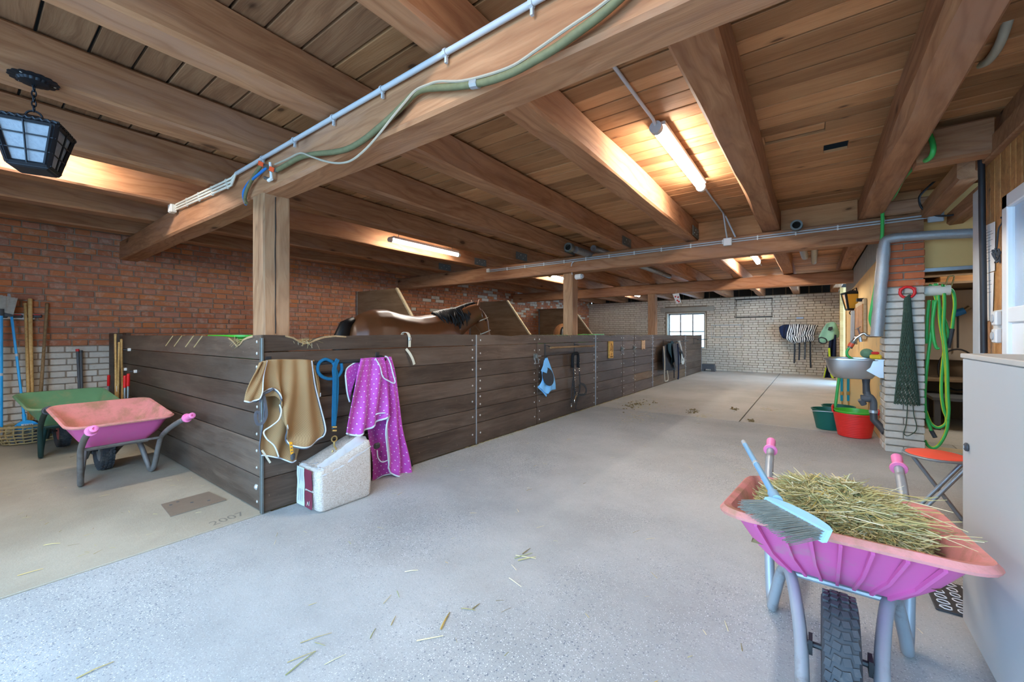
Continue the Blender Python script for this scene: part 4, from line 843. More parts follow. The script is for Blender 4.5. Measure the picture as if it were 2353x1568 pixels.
broom('upside-down broom with pale bristles and blue handle at the left edge', at(2, 716, x=-7.6), at(2, 990, x=-7.58), at(-18, 712, x=-7.62), at(32, 724, x=-7.62), V(0, -.05, 1), V(1, 0, 0), ('dark_plastic', 'broom_blue', 'bristle_pale'), .20, .03, stick_r=.017)
h0 = at(1818, 1208, z=.665); h1, h2 = at(1750, 1172, z=.67), at(1893, 1247, z=.655)
broom('pale blue broom lying across the hay in the foreground wheelbarrow', at(1782, 1144, z=.70), at(1712, 1022, y=2.62), at(1752, 1154, z=.69), at(1896, 1234, z=.685), (at(1702, 1172, z=.655)-at(1766, 1166, z=.685)).normalized(), V(.35, .45, .82).normalized(), ('broom_dusty_blue', 'broom_pale_blue', 'bristle_straw'), .085, .022)
def pole(name, label, cat, a, b, r, mat, extra=None, group=None):
    a = Vector(a); b = Vector(b); o = thing(name, label, cat, (a.x, a.y, min(a.z, b.z)), group); d = (b-a); pts = [a.lerp(b, k/6) for k in range(7)]
    MB().tube(pts, [r*(.95+.1*math.sin(k)) for k in range(7)], 10).lathe([(r*1.02, 0), (r*1.0, .012), (r*.6, .02), (0, .021)], 10, b, d.to_track_quat('Z', 'Y').to_matrix()).build('handle', mat, o, 50); return o
def tool(label, px0, px1, py1, mat, r, xb=-7.55):
    b = at(px1, py1, x=-7.76); a = at(px0, 985, x=xb); a.z = .22; o = pole('fork', label, 'tool', a, b, r, mat, group='long-handled tools')
    MB().tube([a+V(0, 0, .03), a+V(.01, 0, -.03)], r*1.4, 8).build('socket', 'steel_black', o); t = MB(); t.tube([a+V(.02, -.07, -.03), a+V(.02, .07, -.03)], .008, 6)
    for k in range(4): y = -.07+.14*k/3; t.tube([a+V(.02, y, -.03), a+V(.05, y, -.12), a+V(.08, y, -.20)], .005, 6)
    t.build('tines', 'steel_black', o)
tool('slim yellow-brown wooden tool handle next to the thick one', 68, 58, 700, 'handle_wood', .016); tool('thick golden wooden tool handle leaning on the brick', 73, 69, 690, 'handle_wood', .022, -7.6); tool('brown wooden tool handle leaning to the right on the brick wall', 89, 108, 700, 'handle_dark', .017)
hr = thing('tool_rail', 'white wall rail with black and red grip clips for tools', 'tool rail', at(40, 728, x=XW+.01)); ra, rb = at(-20, 727, x=XW+.012), at(80, 727, x=XW+.012); MB().span((XW, ra.y, ra.z-.03), (XW+.018, rb.y, rb.z+.03), .003).build('rail', 'white_plastic', hr)
for px in (5, 40, 67, 85):
    c = at(px, 727, x=XW+.03); MB().box(c, (.03, .085, .04), None, .008).build('clip', 'dark_plastic', hr); MB().box(c+V(.008, 0, .018), (.02, .06, .01), None, .003).build('clip_grip', 'card_red', hr)
for k, (px, lb) in enumerate(((179, 'dark grey tube with a red cap leaning on the white brick'), (186, 'dark grey tube with an open black end leaning on the white brick'))):
    a = at(185+3*k, 900, x=-7.62); a.z = .30; b = at(px-1+k, 806+k*3, x=-7.74); o = pole('grey_lance', lb, 'tool', a, b, .016, 'dark_grey', group='grey tube handles'); MB().tube([b-V(0, 0, .012), b+(b-a).normalized()*.02], .0185, 10).build('cap', 'card_red' if k == 0 else 'dark_plastic', o); MB().span(a+V(-.02, -.05, -.30), a+V(.05, .05, -.0), .01).build('foot', 'dark_grey', o)
# sticks in clips on the side wall
for px, py, pb, lb, mt in ((265, 771, 268, 'tallest light wooden stick clipped to the side stall wall, leftmost of three', 'handle_wood'), (274, 790, 269, 'shortest light wooden stick clipped to the side stall wall, with a white label', 'handle_wood'), (279, 783, 282, 'light wooden stick clipped nearest the planks, rightmost of three', 'handle_wood')):
    y = 1.262 if px == 279 else 1.215; b = at(px, py, y=y); a = at(pb, 905, y=y-.02); a.z = .10; o = pole('wooden_stick', lb, 'stick', a, b, .014, mt, group='sticks on the side wall'); q = b-(b-a).normalized()*.035; MB().tube([q+V(0, -.0148, 0), q+V(0, -.013, 0)], .004, 8).build('hole', 'dark_room', o)
    MB().span(a-V(.02, .02, .10), a+V(.02, .02, .02), .004).build('foot', 'steel_black', o)
    if px == 274: c = a.lerp(b, .47); MB().box(c+V(0, -.0145, 0), (.018, .003, .07)).build('price_label', 'paper', o)
for px, py, lb in ((271, 812, 'white and black spring clip around the two left sticks'), (284, 849, 'white and black spring clip around the right stick'), (293, 804, 'empty white spring clip on the upper side plank'), (307, 854, 'empty white spring clip on the third side plank')):
    c = at(px, py, y=1.27); o = thing('spring_clip', lb, 'clip', c, 'spring clips'); MB().span(c+V(-.02, -.0, -.018), c+V(.02, .03, .018), .004).build('base', 'white_plastic', o); MB().tube(arc(c+V(-.03, -.012, 0), .022, -2.4, 2.2, 9, V(0, -1, 0), V(1, 0, 0)), .007, 6).build('jaw', 'dark_plastic', o)
for px, py, pb, lb in ((250, 862, 247, 'red-gripped tool left of the wooden sticks'), (287, 863, 286, 'red-gripped tool right of the sticks, left of the pair'), (295, 859, 292, 'red-gripped tool right of the sticks, right of the pair')):
    y = 1.20; b = at(px, py, y=y); a = at(pb, 1000, y=y); a.z = .14; d = (b-a).normalized(); o = thing('scraper', lb, 'tool', (a.x, a.y, .02), 'red-gripped tools'); MB().tube([a, b-d*.14], .011, 8).build('shaft', 'galv', o, 50)
    g = [(.015+.002*(k % 2), .014*k) for k in range(11)]; MB().lathe([(.011, 0)]+g+[(.012, .146), (0, .148)], 12, b-d*.148, d.to_track_quat('Z', 'Y').to_matrix()).build('grip', 'red_plastic', o, 60); MB().span(a+V(-.09, -.012, -.12), a+V(.09, .012, .02), .006).build('blade', 'galv', o)
# wicker basket lying against the wall
bc = at(62, 1022, z=0); bc.x = -7.52; o = thing('wicker_basket', 'round open wicker basket with straw behind the blue broom', 'basket', (bc.x, bc.y+.04, 0)); cw = V(bc.x, bc.y+.04, 0); mb = MB()
for k in range(22): a = 2*PI*k/22; mb.tube(spl([cw+V(.13*math.cos(a), .21*math.sin(a), .01), cw+V(.17*math.cos(a), .26*math.sin(a), .12), cw+V(.16*math.cos(a), .25*math.sin(a), .21)], 4), .007, 6)
mb.build('stake', 'wicker', o)
for z, s in ((.02, 1.02), (.06, 1.12), (.10, 1.22), (.14, 1.25), (.19, 1.22), (.23, 1.2)): MB().tube([cw+V(.135*s*math.cos(2*PI*k/28), .21*s*math.sin(2*PI*k/28), z*.92+.006*math.sin(k*3)) for k in range(28)], .008 if z < .2 else .015, 6, True).build('weaver', 'wicker', o)
mb = MB(); rr = random.Random(3)
for k in range(160): a = rr.uniform(0, 2*PI); r_ = rr.random()**.5; d = V(rr.uniform(-1, 1), rr.uniform(-1, 1), rr.uniform(-.2, .6)); blade(mb, cw+V(.14*r_*math.cos(a), .22*r_*math.sin(a), rr.uniform(.05, .2)), d, rr.uniform(.08, .2), .002, 0)
q = mb.build('straw_filling', 'straw', o); q['kind'] = 'stuff'
# ---------------------------------------------------------------- lanterns
def lantern(label, c, rot, wt, wb, h, glass, name='lantern', rows=3, cols=2):
    """c: centre of the bottom"""
    o = thing(name, label, 'lantern', c, None, rot); fr = .013; T = lambda s, f: s*(wb+(wt-wb)*f)/2
    for sx in (-1, 1):
        for sy in (-1, 1): loc_obj('corner_bar', MB().tube([(T(sx, 0), T(sy, 0), 0), (T(sx, 1), T(sy, 1), h)], .010, 4), 'black_metal', o)
    for k in range(4):
        Rm = rz(k*PI/2); loc_obj('pane', MB().add([Rm @ V(s*(wb+(wt-wb)*f)/2*.95, -(wb+(wt-wb)*f)/2+.004, h*f) for s, f in ((-1, .02), (1, .02), (1, .98), (-1, .98))]+[Rm @ V(s*(wb+(wt-wb)*f)/2*.95, -(wb+(wt-wb)*f)/2+.007, h*f) for s, f in ((-1, .02), (1, .02), (1, .98), (-1, .98))], [(0, 1, 2, 3), (7, 6, 5, 4), (0, 4, 5, 1), (1, 5, 6, 2), (2, 6, 7, 3), (3, 7, 4, 0)]), glass, o)
        fm = MB(); P_ = lambda s, f, e=.003: Rm @ V(s*(wb+(wt-wb)*f)/2, -(wb+(wt-wb)*f)/2-e, h*f)
        fm.tube([P_(-1, .04), P_(1, .04)], .011, 4).tube([P_(-1, .97), P_(1, .97)], .011, 4); fm.tube([P_(-.9, .02), P_(-.9, .98)], .010, 4).tube([P_(.9, .02), P_(.9, .98)], .010, 4); loc_obj('pane_frame', fm, 'black_metal', o)
        for i in range(1, rows): loc_obj('bar', MB().tube([P_(-1.03, i/rows, .008), P_(1.03, i/rows, .008)], .0035, 5), 'black_metal', o)
        for i in range(1, cols): s = -1+2*i/cols; loc_obj('bar', MB().tube([P_(s, .02, .009), P_(s, .98, .009)], .004, 5), 'black_metal', o)
    n = 28; e = MB()
    for k in range(4):
        Rm = rz(k*PI/2)
        e.tube([Rm @ V(-wt*.53+wt*1.06*i/n, -wt*.53, h+.006+.005*math.sin(i*2.2)) for i in range(n+1)], .006, 5)
    loc_obj('crown_edge', e, 'black_metal', o); loc_obj('roof', MB().loft([[rz(k*PI/2+PI/4) @ V(wt*.75*s, 0, z) for k in range(4)] for s, z in ((1, h), (1, h+.008), (.25, h+.05), (.2, h+.055))]), 'black_metal', o); loc_obj('base', MB().loft([[rz(k*PI/2+PI/4) @ V(wb*.72*s, 0, z) for k in range(4)] for s, z in ((1.05, .01), (1.05, -.006), (.9, -.012))]), 'black_metal', o)
    return o
lc = at(78, 182, z=ZJ); zb = 2.135; ln = lantern('black iron lantern with frosted panes hanging from a chain at upper left', (lc.x, lc.y, zb), 1.19, .225, .135, .215, 'frosted')
ztop = zb+.215+.055; loc_obj('ring', MB().tube(arc((0, 0, ztop-zb+.0), .03, 0, 2*PI*23/24, 24), .005, 6, True), 'black_metal', ln); z = ztop+.03; k = 0
while z < ZJ-.02:
    ax = V(1, 0, 0) if k % 2 else V(0, 1, 0); loc_obj('chain_link', MB().tube([V(0, 0, z-zb+.012)+ax*(.008*math.cos(a))+V(0, 0, .017*math.sin(a)) for a in [2*PI*i/12 for i in range(12)]], .0032, 5, True), 'black_metal', ln); z += .026; k += 1
mb = MB(); n = 64; prof = lambda a, r: r*(1+.09*abs(math.sin(a*8)))
rings = [[V(math.cos(2*PI*i/n)*prof(2*PI*i/n, r) if r > .05 else math.cos(2*PI*i/n)*r, math.sin(2*PI*i/n)*prof(2*PI*i/n, r) if r > .05 else math.sin(2*PI*i/n)*r, zz-zb) for i in range(n)] for r, zz in ((.083, ZJ-.001), (.085, ZJ-.006), (.058, ZJ-.010), (.052, ZJ-.022), (.012, ZJ-.030))]; loc_obj('ceiling_rose', mb.loft(rings), 'black_metal', ln, 40)
for a in (.4, 2.6, 4.4): loc_obj('screw', MB().lathe([(.005, 0), (.005, .003), (0, .003)], 8, V(math.cos(a)*.073, math.sin(a)*.073, ZJ-.010-zb)), 'bolt_metal', ln)
# ---------------------------------------------------------------- cloths on the near rail
def cloth(name, cols, x0, mat, parent, nu=44, nv=40, disp=None, thick=.005, flip=False):
    """cols: hanging lines (pixel points from top to bottom on the plane x=x0); the cloth is spanned between them"""
    cc = [resample([at(px, py, x=x0) for px, py in c], nv) for c in cols]; rows = []
    for j in range(nv):
        r = resample([c[j] for c in cc], nu); rows.append([p+V(disp(i/(nu-1), j/(nv-1)) if disp else 0, 0, 0) for i, p in enumerate(r)])
    o = MB().grid(rows).build(name, mat, parent, True); m = o.modifiers.new('thickness', 'SOLIDIFY'); m.thickness = thick; m.offset = 0
    return o, rows
def edge(rows, which, a=0, b=1):
    if which == 'bottom': e = rows[-1]
    elif which == 'top': e = rows[0]
    elif which == 'left': e = [r[0] for r in rows]
    else: e = [r[-1] for r in rows]
    n = len(e); return e[int(a*(n-1)):int(b*(n-1))+1]
def piping(parent, pts, w, mat, name='piping', off=.004):
    return MB().tube([p+V(off, 0, 0) for p in pts], w/2, 6).build(name, mat, parent, True)
XC = XS+.145
# brown mesh rug
rug = thing('brown_rug', 'brown mesh horse rug with grey piping hanging over the left of the rail', 'horse rug', at(665, 1055, x=XC))
fold = lambda A, k, ph: (lambda u, v: A*math.sin(k*u*2*PI+ph+1.2*v)*(.25+.75*v)+.012*math.sin(9*u+5*v))
b1, r1 = cloth('back_layer', [[(600, 836), (604, 900), (604, 960), (599, 1000), (596, 1030), (600, 1046)], [(640, 832), (640, 900), (625, 985), (618, 1020), (640, 1052)], [(680, 830), (672, 920), (660, 985), (655, 1030), (668, 1062)], [(715, 830), (712, 900), (705, 960), (694, 1010), (680, 1058)]], XS+.06, 'mesh_brown', rug, disp=fold(.012, 2.5, .4))
f1, r2 = cloth('front_layer', [[(598, 832), (588, 870), (583, 905), (582, 920)], [(612, 828), (606, 865), (598, 895), (594, 918)], [(630, 826), (628, 860), (622, 900), (614, 912), (628, 893)], [(648, 826), (640, 870), (642, 900), (642, 925), (646, 935)], [(668, 826), (660, 880), (652, 940), (656, 985), (664, 1012)], [(690, 826), (688, 900), (682, 970), (684, 1020), (686, 1027)], [(705, 827), (712, 900), (722, 965), (728, 1005), (718, 1022)], [(716, 829), (726, 880), (738, 930), (748, 985), (742, 1003)]], XC+.012, 'mesh_brown', rug, nu=60, disp=fold(.034, 3.6, 1.0))
f2, r3 = cloth('right_flap', [[(712, 829), (722, 860), (728, 890), (731, 914)], [(722, 828), (730, 855), (735, 885), (736, 912)]], XC-.02, 'mesh_brown', rug, nu=8, disp=lambda u, v: .01*math.sin(6*u))
f3, r4 = cloth('left_flap', [[(596, 834), (578, 868), (566, 900), (561, 922)], [(604, 831), (594, 866), (586, 900), (578, 924)], [(612, 829), (606, 866), (601, 900), (594, 916)]], XC+.035, 'mesh_brown', rug, nu=14, disp=fold(.01, 1.2, 0))
for e, w, m in ((edge(r2, 'right'), .011, 'piping_grey'), (edge(r2, 'bottom'), .010, 'piping_grey'), (edge(r4, 'bottom'), .010, 'piping_grey'), (edge(r4, 'right'), .008, 'piping_grey'), (edge(r1, 'bottom'), .010, 'piping_grey'), (edge(r1, 'left'), .009, 'piping_dark'), (edge(r3, 'right', .9), .008, 'piping_grey')): piping(rug, e, w, m)
piping(rug, [p+V(-.004, 0, 0) for p in edge(r2, 'right')], .018, 'piping_dark'); piping(rug, [p+V(-.004, 0, -.006) for p in edge(r2, 'bottom')], .015, 'piping_dark'); piping(rug, spl([at(*q, x=XC+.03) for q in ((628, 893), (618, 900), (606, 905), (600, 912), (597, 925))], 6), .016, 'piping_dark', 'tie_band')
piping(rug, spl([at(*q, x=XC+.028) for q in ((642, 930), (646, 945), (640, 965), (622, 980), (606, 992), (612, 1008), (630, 1025), (640, 1050))], 6), .010, 'piping_grey')
MB().tube(spl([at(*q, x=XC+.03) for q in ((605, 905), (610, 930), (612, 955), (604, 972), (592, 975), (587, 960), (589, 948), (596, 950), (598, 965))], 6), .008, up=(1, 0, 0), flat=(.018, .003)).build('strap', 'piping_dark', rug)
MB().tube(spl([at(*q, x=XC-.01) for q in ((602, 1035), (612, 1050), (621, 1064))], 4), .004, up=(1, 0, 0), flat=(.012, .003)).build('tie_end', 'strap_cream', rug)
lb = [at(*q, x=XC+.0) for q in ((664, 1016), (671, 1016), (674, 1045), (668, 1045))]; MB().prism(lb, (.003, 0, 0)).build('maker_tag', 'label_orange', rug); MB().box(at(673, 1050, x=XC), (.02, .03, .05), None, .008).build('buckle', 'dark_plastic', rug)
tg = MB()
for k in range(3): c = lb[0].lerp(lb[3], .25+.25*k).lerp(lb[1].lerp(lb[2], .25+.25*k), .5); tg.box(c+V(.004, 0, 0), (.001, .010, .008))
tg.build('tag_print', 'ink', rug)
# purple rug with white dots
pr = thing('purple_rug', 'purple horse rug with white dots hanging to the floor from the rail', 'horse rug', at(880, 1105, x=XC))
pb, q1 = cloth('back_layer', [[(826, 826), (832, 900), (845, 1000), (856, 1060), (855, 1108)], [(858, 826), (866, 920), (880, 1000), (895, 1060), (890, 1090)], [(890, 824), (902, 900), (915, 970), (928, 1030), (944, 1085)]], XS+.05, 'polka', pr, disp=fold(.014, 2.0, .2))
pf, q2 = cloth('front_layer', [[(828, 824), (815, 870), (803, 940), (794, 996)], [(840, 823), (834, 880), (826, 940), (818, 1000)], [(856, 822), (852, 880), (846, 930), (842, 978), (848, 985)], [(868, 822), (872, 870), (870, 920), (862, 955), (862, 975)], [(880, 821), (888, 850), (889, 900), (888, 950), (884, 958)]], XC+.008, 'polka', pr, nu=50, disp=fold(.028, 3.0, .8))
pg, q3 = cloth('long_panel', [[(872, 822), (884, 870), (888, 930), (886, 990), (892, 1050), (890, 1075)], [(885, 821), (899, 870), (908, 930), (912, 1000), (915, 1050), (906, 1092)], [(897, 820), (908, 860), (918, 930), (925, 990), (938, 1050), (946, 1098)]], XC-.012, 'polka', pr, nu=30, disp=fold(.022, 2.2, .3))
ph, q4 = cloth('side_flap', [[(826, 828), (808, 838), (796, 848), (793, 862)], [(828, 840), (812, 850), (802, 880), (797, 900)], [(828, 850), (818, 870), (808, 900), (803, 924)]], XC-.03, 'polka', pr, nu=10, nv=16)
for e, w in ((edge(q2, 'bottom'), .016), (edge(q3, 'bottom'), .015), (edge(q3, 'left', .45), .014), (edge(q4, 'left'), .012), (edge(q4, 'bottom'), .014), (edge(q1, 'bottom'), .012)): piping(pr, e, w, 'piping_grey')
piping(pr, spl([at(*q, x=XC+.022) for q in ((862, 824), (872, 842), (879, 866), (893, 876), (904, 881), (907, 876), (902, 858), (897, 838), (890, 822), (884, 819))], 5), .012, 'piping_grey'); piping(pr, spl([at(*q, x=XC+.02) for q in ((862, 953), (872, 950), (889, 950), (893, 958), (888, 975), (886, 1000), (890, 1040), (893, 1070))], 5), .013, 'piping_grey')
piping(pr, spl([at(*q, x=XC+.008) for q in ((866, 1035), (868, 1052), (877, 1062), (890, 1058))], 5), .010, 'piping_grey'); MB().box(at(866, 1025, x=XC-.01), (.03, .06, .05), None, .012).build('buckle', 'dark_plastic', pr); MB().tube([at(943, 1060, x=XS+.03), at(948, 1085, x=XS+.03), at(947, 1098, x=XS+.03)], .01, up=(1, 0, 0), flat=(.03, .004)).build('girth_strap', 'strap_black', pr); MB().tube([at(922, 1092, x=XC), at(921, 1106, x=XC)], .008, up=(1, 0, 0), flat=(.03, .004)).build('hanging_tab', 'piping_grey', pr)
# blue lead rope knotted on the rail
XO = XS+.14; lr = thing('lead_rope', 'blue lead rope knotted round the rail with a brass snap hook', 'lead rope', at(768, 1020, x=XO)); o_ = lambda L, dx=0: [at(px, py, x=XO+dx) for px, py in L]
MB().tube(spl(o_([(776, 826), (772, 835), (768, 850), (769, 872), (768, 920), (767, 960), (767, 985)], .012), 6), .011, up=(1, 0, 0), flat=(.030, .012)).build('strand', 'rope_blue', lr); MB().tube(spl(o_([(764, 832), (748, 826), (734, 834), (730, 850), (738, 864), (756, 871), (774, 867), (785, 852), (784, 835)], -.0), 8), .0125, 10).build('loop', 'rope_blue', lr, True); MB().tube(spl(o_([(764, 832), (770, 845), (775, 870), (774, 920), (769, 975)], .0), 6), .012, 10).build('strand', 'rope_blue', lr, True)
for py in (982, 990): MB().tube(o_([(763, py), (773, py)], .02), .008, 8).build('rope_clamp', 'brass', lr)
c = at(768, 1009, x=XO+.008); MB().tube(arc(c, .022, 0, 2*PI*23/24, 24, V(0, 1, 0), V(0, 0, 1)), .005, 8, True).build('ring', 'brass', lr); MB().tube(spl([c+V(0, 0, -.022), c+V(0, 0, -.055), c+V(0, .012, -.075), c+V(0, .018, -.10), c+V(0, 0, -.115), c+V(0, -.016, -.10), c+V(0, -.012, -.085)], 5), .007, 8).build('snap_hook', 'brass', lr, True)
# cream strap over the wall top
st_ = thing('strap', 'cream leather strap with buckle hanging over the stall wall top', 'strap', at(945, 836, x=XS+.02)); MB().tube(spl([V(XS-.07, at(932, 770, x=XS).y, 1.25), V(XS-.05, at(934, 770, x=XS).y, 1.30), V(XS-.01, at(938, 770, x=XS).y, 1.30), at(941, 776, x=XS+.012), at(941, 798, x=XS+.010)], 6), .01, up=(0, 1, 0), flat=(.004, .028)).build('upper_strap', 'strap_cream', st_)
st_.children[0].data.materials[0] = M['strap_cream']; MB().tube(spl([at(933, 802, x=XS+.006), at(941, 812, x=XS+.02), at(948, 825, x=XS+.03), at(952, 838, x=XS+.03)], 6), .01, up=(1, 0, 0), flat=(.026, .004)).build('strap_tail', 'strap_cream', st_); MB().box(at(942, 779, x=XS+.018), (.012, .032, .03), None, .004).build('buckle', 'galv', st_)
# bag of wood shavings
bg_ = thing('shavings_bag', 'opened clear plastic bag of wood shavings on the floor below the lead rope', 'bag', (-2.99, 1.74, 0)); rings = []
def bring(s, z0, zf, n=9):   # plan outline, zf(x,y) height
    pts = []
    for (cx_, cy_, st) in ((-2.86, 1.925, 0), (-3.12, 1.925, 90), (-3.12, 1.56, 180), (-2.86, 1.56, 270)):
        for k in range(n): t = math.radians(st+90*k/(n-1)); r_ = .035; x = -2.99+(cx_-(-2.99))*s+r_*math.cos(t); y = 1.7425+(cy_-1.7425)*s+r_*math.sin(t); pts.append(V(x, y, z0 if zf is None else zf(x, y)))
    return pts
zt = lambda f: (lambda x, y: (.31+.145*max(0, min(1, (y-1.52)/.42))**1.6)*f)
rings = [bring(.90, .004, None), bring(.97, .02, None), bring(1.01, 0, zt(.3)), bring(1.02, 0, zt(.6)), bring(1.0, 0, zt(.88)), bring(.95, 0, zt(.97)), bring(.85, 0, zt(1.0)), bring(.45, 0, zt(.99))]
for r_ in rings[1:]:
    for i, p in enumerate(r_): r_[i] = p+V(nz(p.y*9, p.z*9, 1)*.010, nz(p.x*9, p.z*9, 5)*.010, 0)
bb = MB().loft(rings).build('shavings_block', 'shavings', bg_, True)
def side_strip(name, xa, xb, za, zb, mat, e=.0):   # on the end face y = 1.52
    rows = [];
    for j in range(12): z = za+(zb-za)*j/11; rows.append([V(xa+(xb-xa)*i/8, 1.5165-e+nz((xa+(xb-xa)*i/8)*9, z*9, 5)*.009, z) for i in range(9)])
    return MB().grid(rows).build(name, mat, bg_, True)
side_strip('print_field', -3.00, -2.895, .02, .142, 'maroon', .004); side_strip('print_field', -3.00, -2.895, .155, .30, 'maroon', .004); side_strip('pale_band', -3.118, -3.01, .02, .30, 'jacket_pale', .002)
for i, (x, z, w, h) in enumerate(((-2.885, .19, .005, .09), (-2.885, .05, .005, .07), (-3.035, .2, .003, .09), (-3.06, .2, .003, .09), (-3.085, .17, .003, .12), (-3.04, .05, .003, .09), (-3.065, .05, .003, .09), (-3.088, .05, .003, .09))): side_strip('print_line', x, x+w, z, z+h, 'dark_grey', .0055)
for z0 in (.255, .035): MB().prism([V(-2.965, 1.5105, z0), V(-2.955, 1.5105, z0+.035), V(-2.94, 1.5105, z0+.012), V(-2.928, 1.5105, z0+.045), V(-2.934, 1.5105, z0+.008), V(-2.95, 1.5105, z0+.022)], (0, -.001, 0)).build('print_mark', 'paper', bg_)
rows = []
for j in range(14):
    f = j/13; row = []
    for i in range(20):
        y = 1.55+.40*i/19; top = .33+.19*(i/19)**1.1 if i/19 < .86 else .33+.19*.86**1.1-.02*(i/19-.86)*10; base = zt(.86)(0, y); row.append(V(-2.822-.05*f**1.5+.012*nz(i*.5, f*3)+(-.03*f), y+.01*nz(i, j), base+(top-base)*f+.008*nz(i*.8, f*2, 3)*f))
    rows.append(row)
MB().grid(rows).build('torn_front_flap', 'clear_plastic', bg_, True); rows = []
for j in range(8): rows.append([V(-3.13+.30*i/11, 1.53+.10*j/7+.03*nz(i*.6, j*.5), .315+.02*nz(i*.7, j*.6, 2)) for i in range(12)])
MB().grid(rows).build('folded_flap', 'clear_plastic', bg_, True); MB().grid([[V(-3.12+.2*i/7, 1.545+.09*j/5, .309+.012*nz(i, j)) for i in range(8)] for j in range(6)]).build('printed_flap', 'maroon', bg_, True)
# ---------------------------------------------------------------- things on the doors
XD = XS+.05; fm = thing('fly_mask', 'light blue fly mask with dark mesh eye panel hanging on the stall door', 'fly mask', at(1256, 905, x=XD))
c1_, m1 = cloth('cover', [[(1252, 824), (1249, 840), (1245, 852), (1246, 870), (1243, 880), (1237, 889)], [(1254, 822), (1253, 850), (1252, 870), (1250, 890), (1253, 905)], [(1257, 823), (1262, 848), (1266, 865), (1262, 890), (1260, 899)], [(1257, 822), (1264, 842), (1271, 862), (1275, 880), (1276, 895)]], XD, 'mask_blue', fm, nu=26, nv=30, disp=lambda u, v: .03*math.sin(PI*u)*v+.008*math.sin(14*u))
MB().tube(spl([at(*q, x=XD+.008) for q in ((1236, 889), (1246, 898), (1256, 910))], 4), .01, up=(1, 0, 0), flat=(.03, .004)).build('tail_flap', 'mask_blue', fm)
e0_ = []
for k in range(22): a = 2*PI*k/22; px = 1259+13*math.cos(a)-2.5*math.sin(a)*.6; py = 866-21*math.sin(a)+3*math.cos(a); e0_.append(at(px, py, x=XD+.034))
MB().prism(e0_, (.006, 0, 0)).build('eye_mesh', 'mask_mesh', fm); MB().prism([at(*q, x=XD+.042) for q in ((1250, 828), (1258, 848), (1256, 858), (1243, 853), (1248, 840))], (.004, 0, 0)).build('ear_flap', 'mask_blue', fm); MB().tube([at(1253, 824, x=XD), at(1256, 820, x=XD), at(1259, 820, x=XD-.02)], .008, 6).build('hanging_loop', 'strap_black', fm)
# bridle
br = thing('bridle', 'black studded bridle and lead hanging on the stall door', 'bridle', at(1322, 930, x=XD)); B = lambda L, dx=0: spl([at(px, py, x=XD+dx) for px, py in L], 5)
for pts, w in (([(1318, 815), (1318, 850), (1319, 885), (1323, 905)], .035), ([(1324, 814), (1330, 820), (1331, 850), (1333, 885), (1331, 905)], .026), ([(1317, 870), (1314, 900), (1313, 926)], .022), ([(1334, 882), (1342, 885), (1347, 895), (1345, 905), (1335, 908), (1325, 906)], .040), ([(1331, 884), (1331, 900), (1328, 915), (1324, 930), (1323, 940), (1328, 943), (1338, 940)], .014), ([(1317, 880), (1320, 905), (1318, 915)], .02)): MB().tube(B(pts, .01), .01, up=(1, 0, 0), flat=(w, .008)).build('strap', 'strap_black', br)
MB().tube(B([(1316, 845), (1316, 818), (1321, 813), (1328, 815), (1328, 845)], .02), .024, 10).build('fleece_pad', 'fleece_black', br, True)
for px, py in [(1320, 820+7*i) for i in range(6)]+[(1322, 878+5*i) for i in range(5)]+[(1332+4*i, 904) for i in range(4)]: MB().lathe([(.008, 0), (.006, .005), (0, .006)], 8, at(px, py, x=XD+.028 if py < 870 else XD+.018), Matrix.Rotation(PI/2, 3, 'Y')).build('stud', 'chrome', br)
for px, py, r_ in ((1321, 855, .028), (1321, 871, .024), (1325, 906, .022), (1332, 832, .018), (1331, 850, .018)): MB().tube(arc(at(px, py, x=XD+.02), r_, 0, 2*PI*15/16, 16, V(0, 1, 0), V(0, 0, 1)), .005, 6, True).build('ring', 'chrome', br)
for L in ([(1323, 910), (1320, 920), (1320, 926)], [(1312, 927), (1313, 933), (1312, 937)]): MB().tube(B(L, .015), .009, 8).build('snap_hook', 'chrome', br)
# jackets and ropes on the third rail
XJ = XS+.15; jk = lambda nm, lb, cols, mat, dx, A=.03, cat='jacket': (lambda t: (cloth('fabric', cols, XJ+dx, mat, t, nu=24, nv=24, disp=lambda u, v: A*math.sin(5*u+2*v)+.02*math.sin(11*u)), t)[1])(thing(nm, lb, cat, at(cols[0][-1][0], cols[0][-1][1], x=XJ+dx), 'clothes on the far rail'))
jk('dark_blanket', 'dark brown bundled blanket at the left of the far rail', [[(1523, 795), (1520, 820), (1521, 850)], [(1530, 792), (1532, 825), (1535, 852)], [(1540, 790), (1546, 830), (1552, 850)]], 'jacket_dark', -.02, cat='blanket'); jk('teal_jacket', 'dark teal jacket draped over the far rail', [[(1534, 790), (1533, 805), (1538, 818)], [(1542, 784), (1545, 805), (1547, 838)], [(1550, 783), (1557, 800), (1558, 812)]], 'jacket_teal', .02); jk('grey_jacket', 'dark grey jacket with hood hanging from the far rail', [[(1545, 790), (1546, 815), (1549, 845)], [(1552, 790), (1557, 820), (1558, 842)], [(1556, 788), (1566, 815), (1570, 828)]], 'jacket_grey', .045)
jp = jk('pale_jacket', 'pale grey and black jacket at the right of the far rail', [[(1557, 784), (1562, 805), (1563, 836)], [(1561, 783), (1568, 810), (1570, 838)], [(1564, 785), (1572, 818), (1573, 832)]], 'jacket_pale', .03); MB().tube([at(*q, x=XJ+.08) for q in ((1560, 800), (1568, 812), (1571, 822))], .02, up=(1, 0, 0), flat=(.06, .01)).build('black_trim', 'jacket_dark', jp)
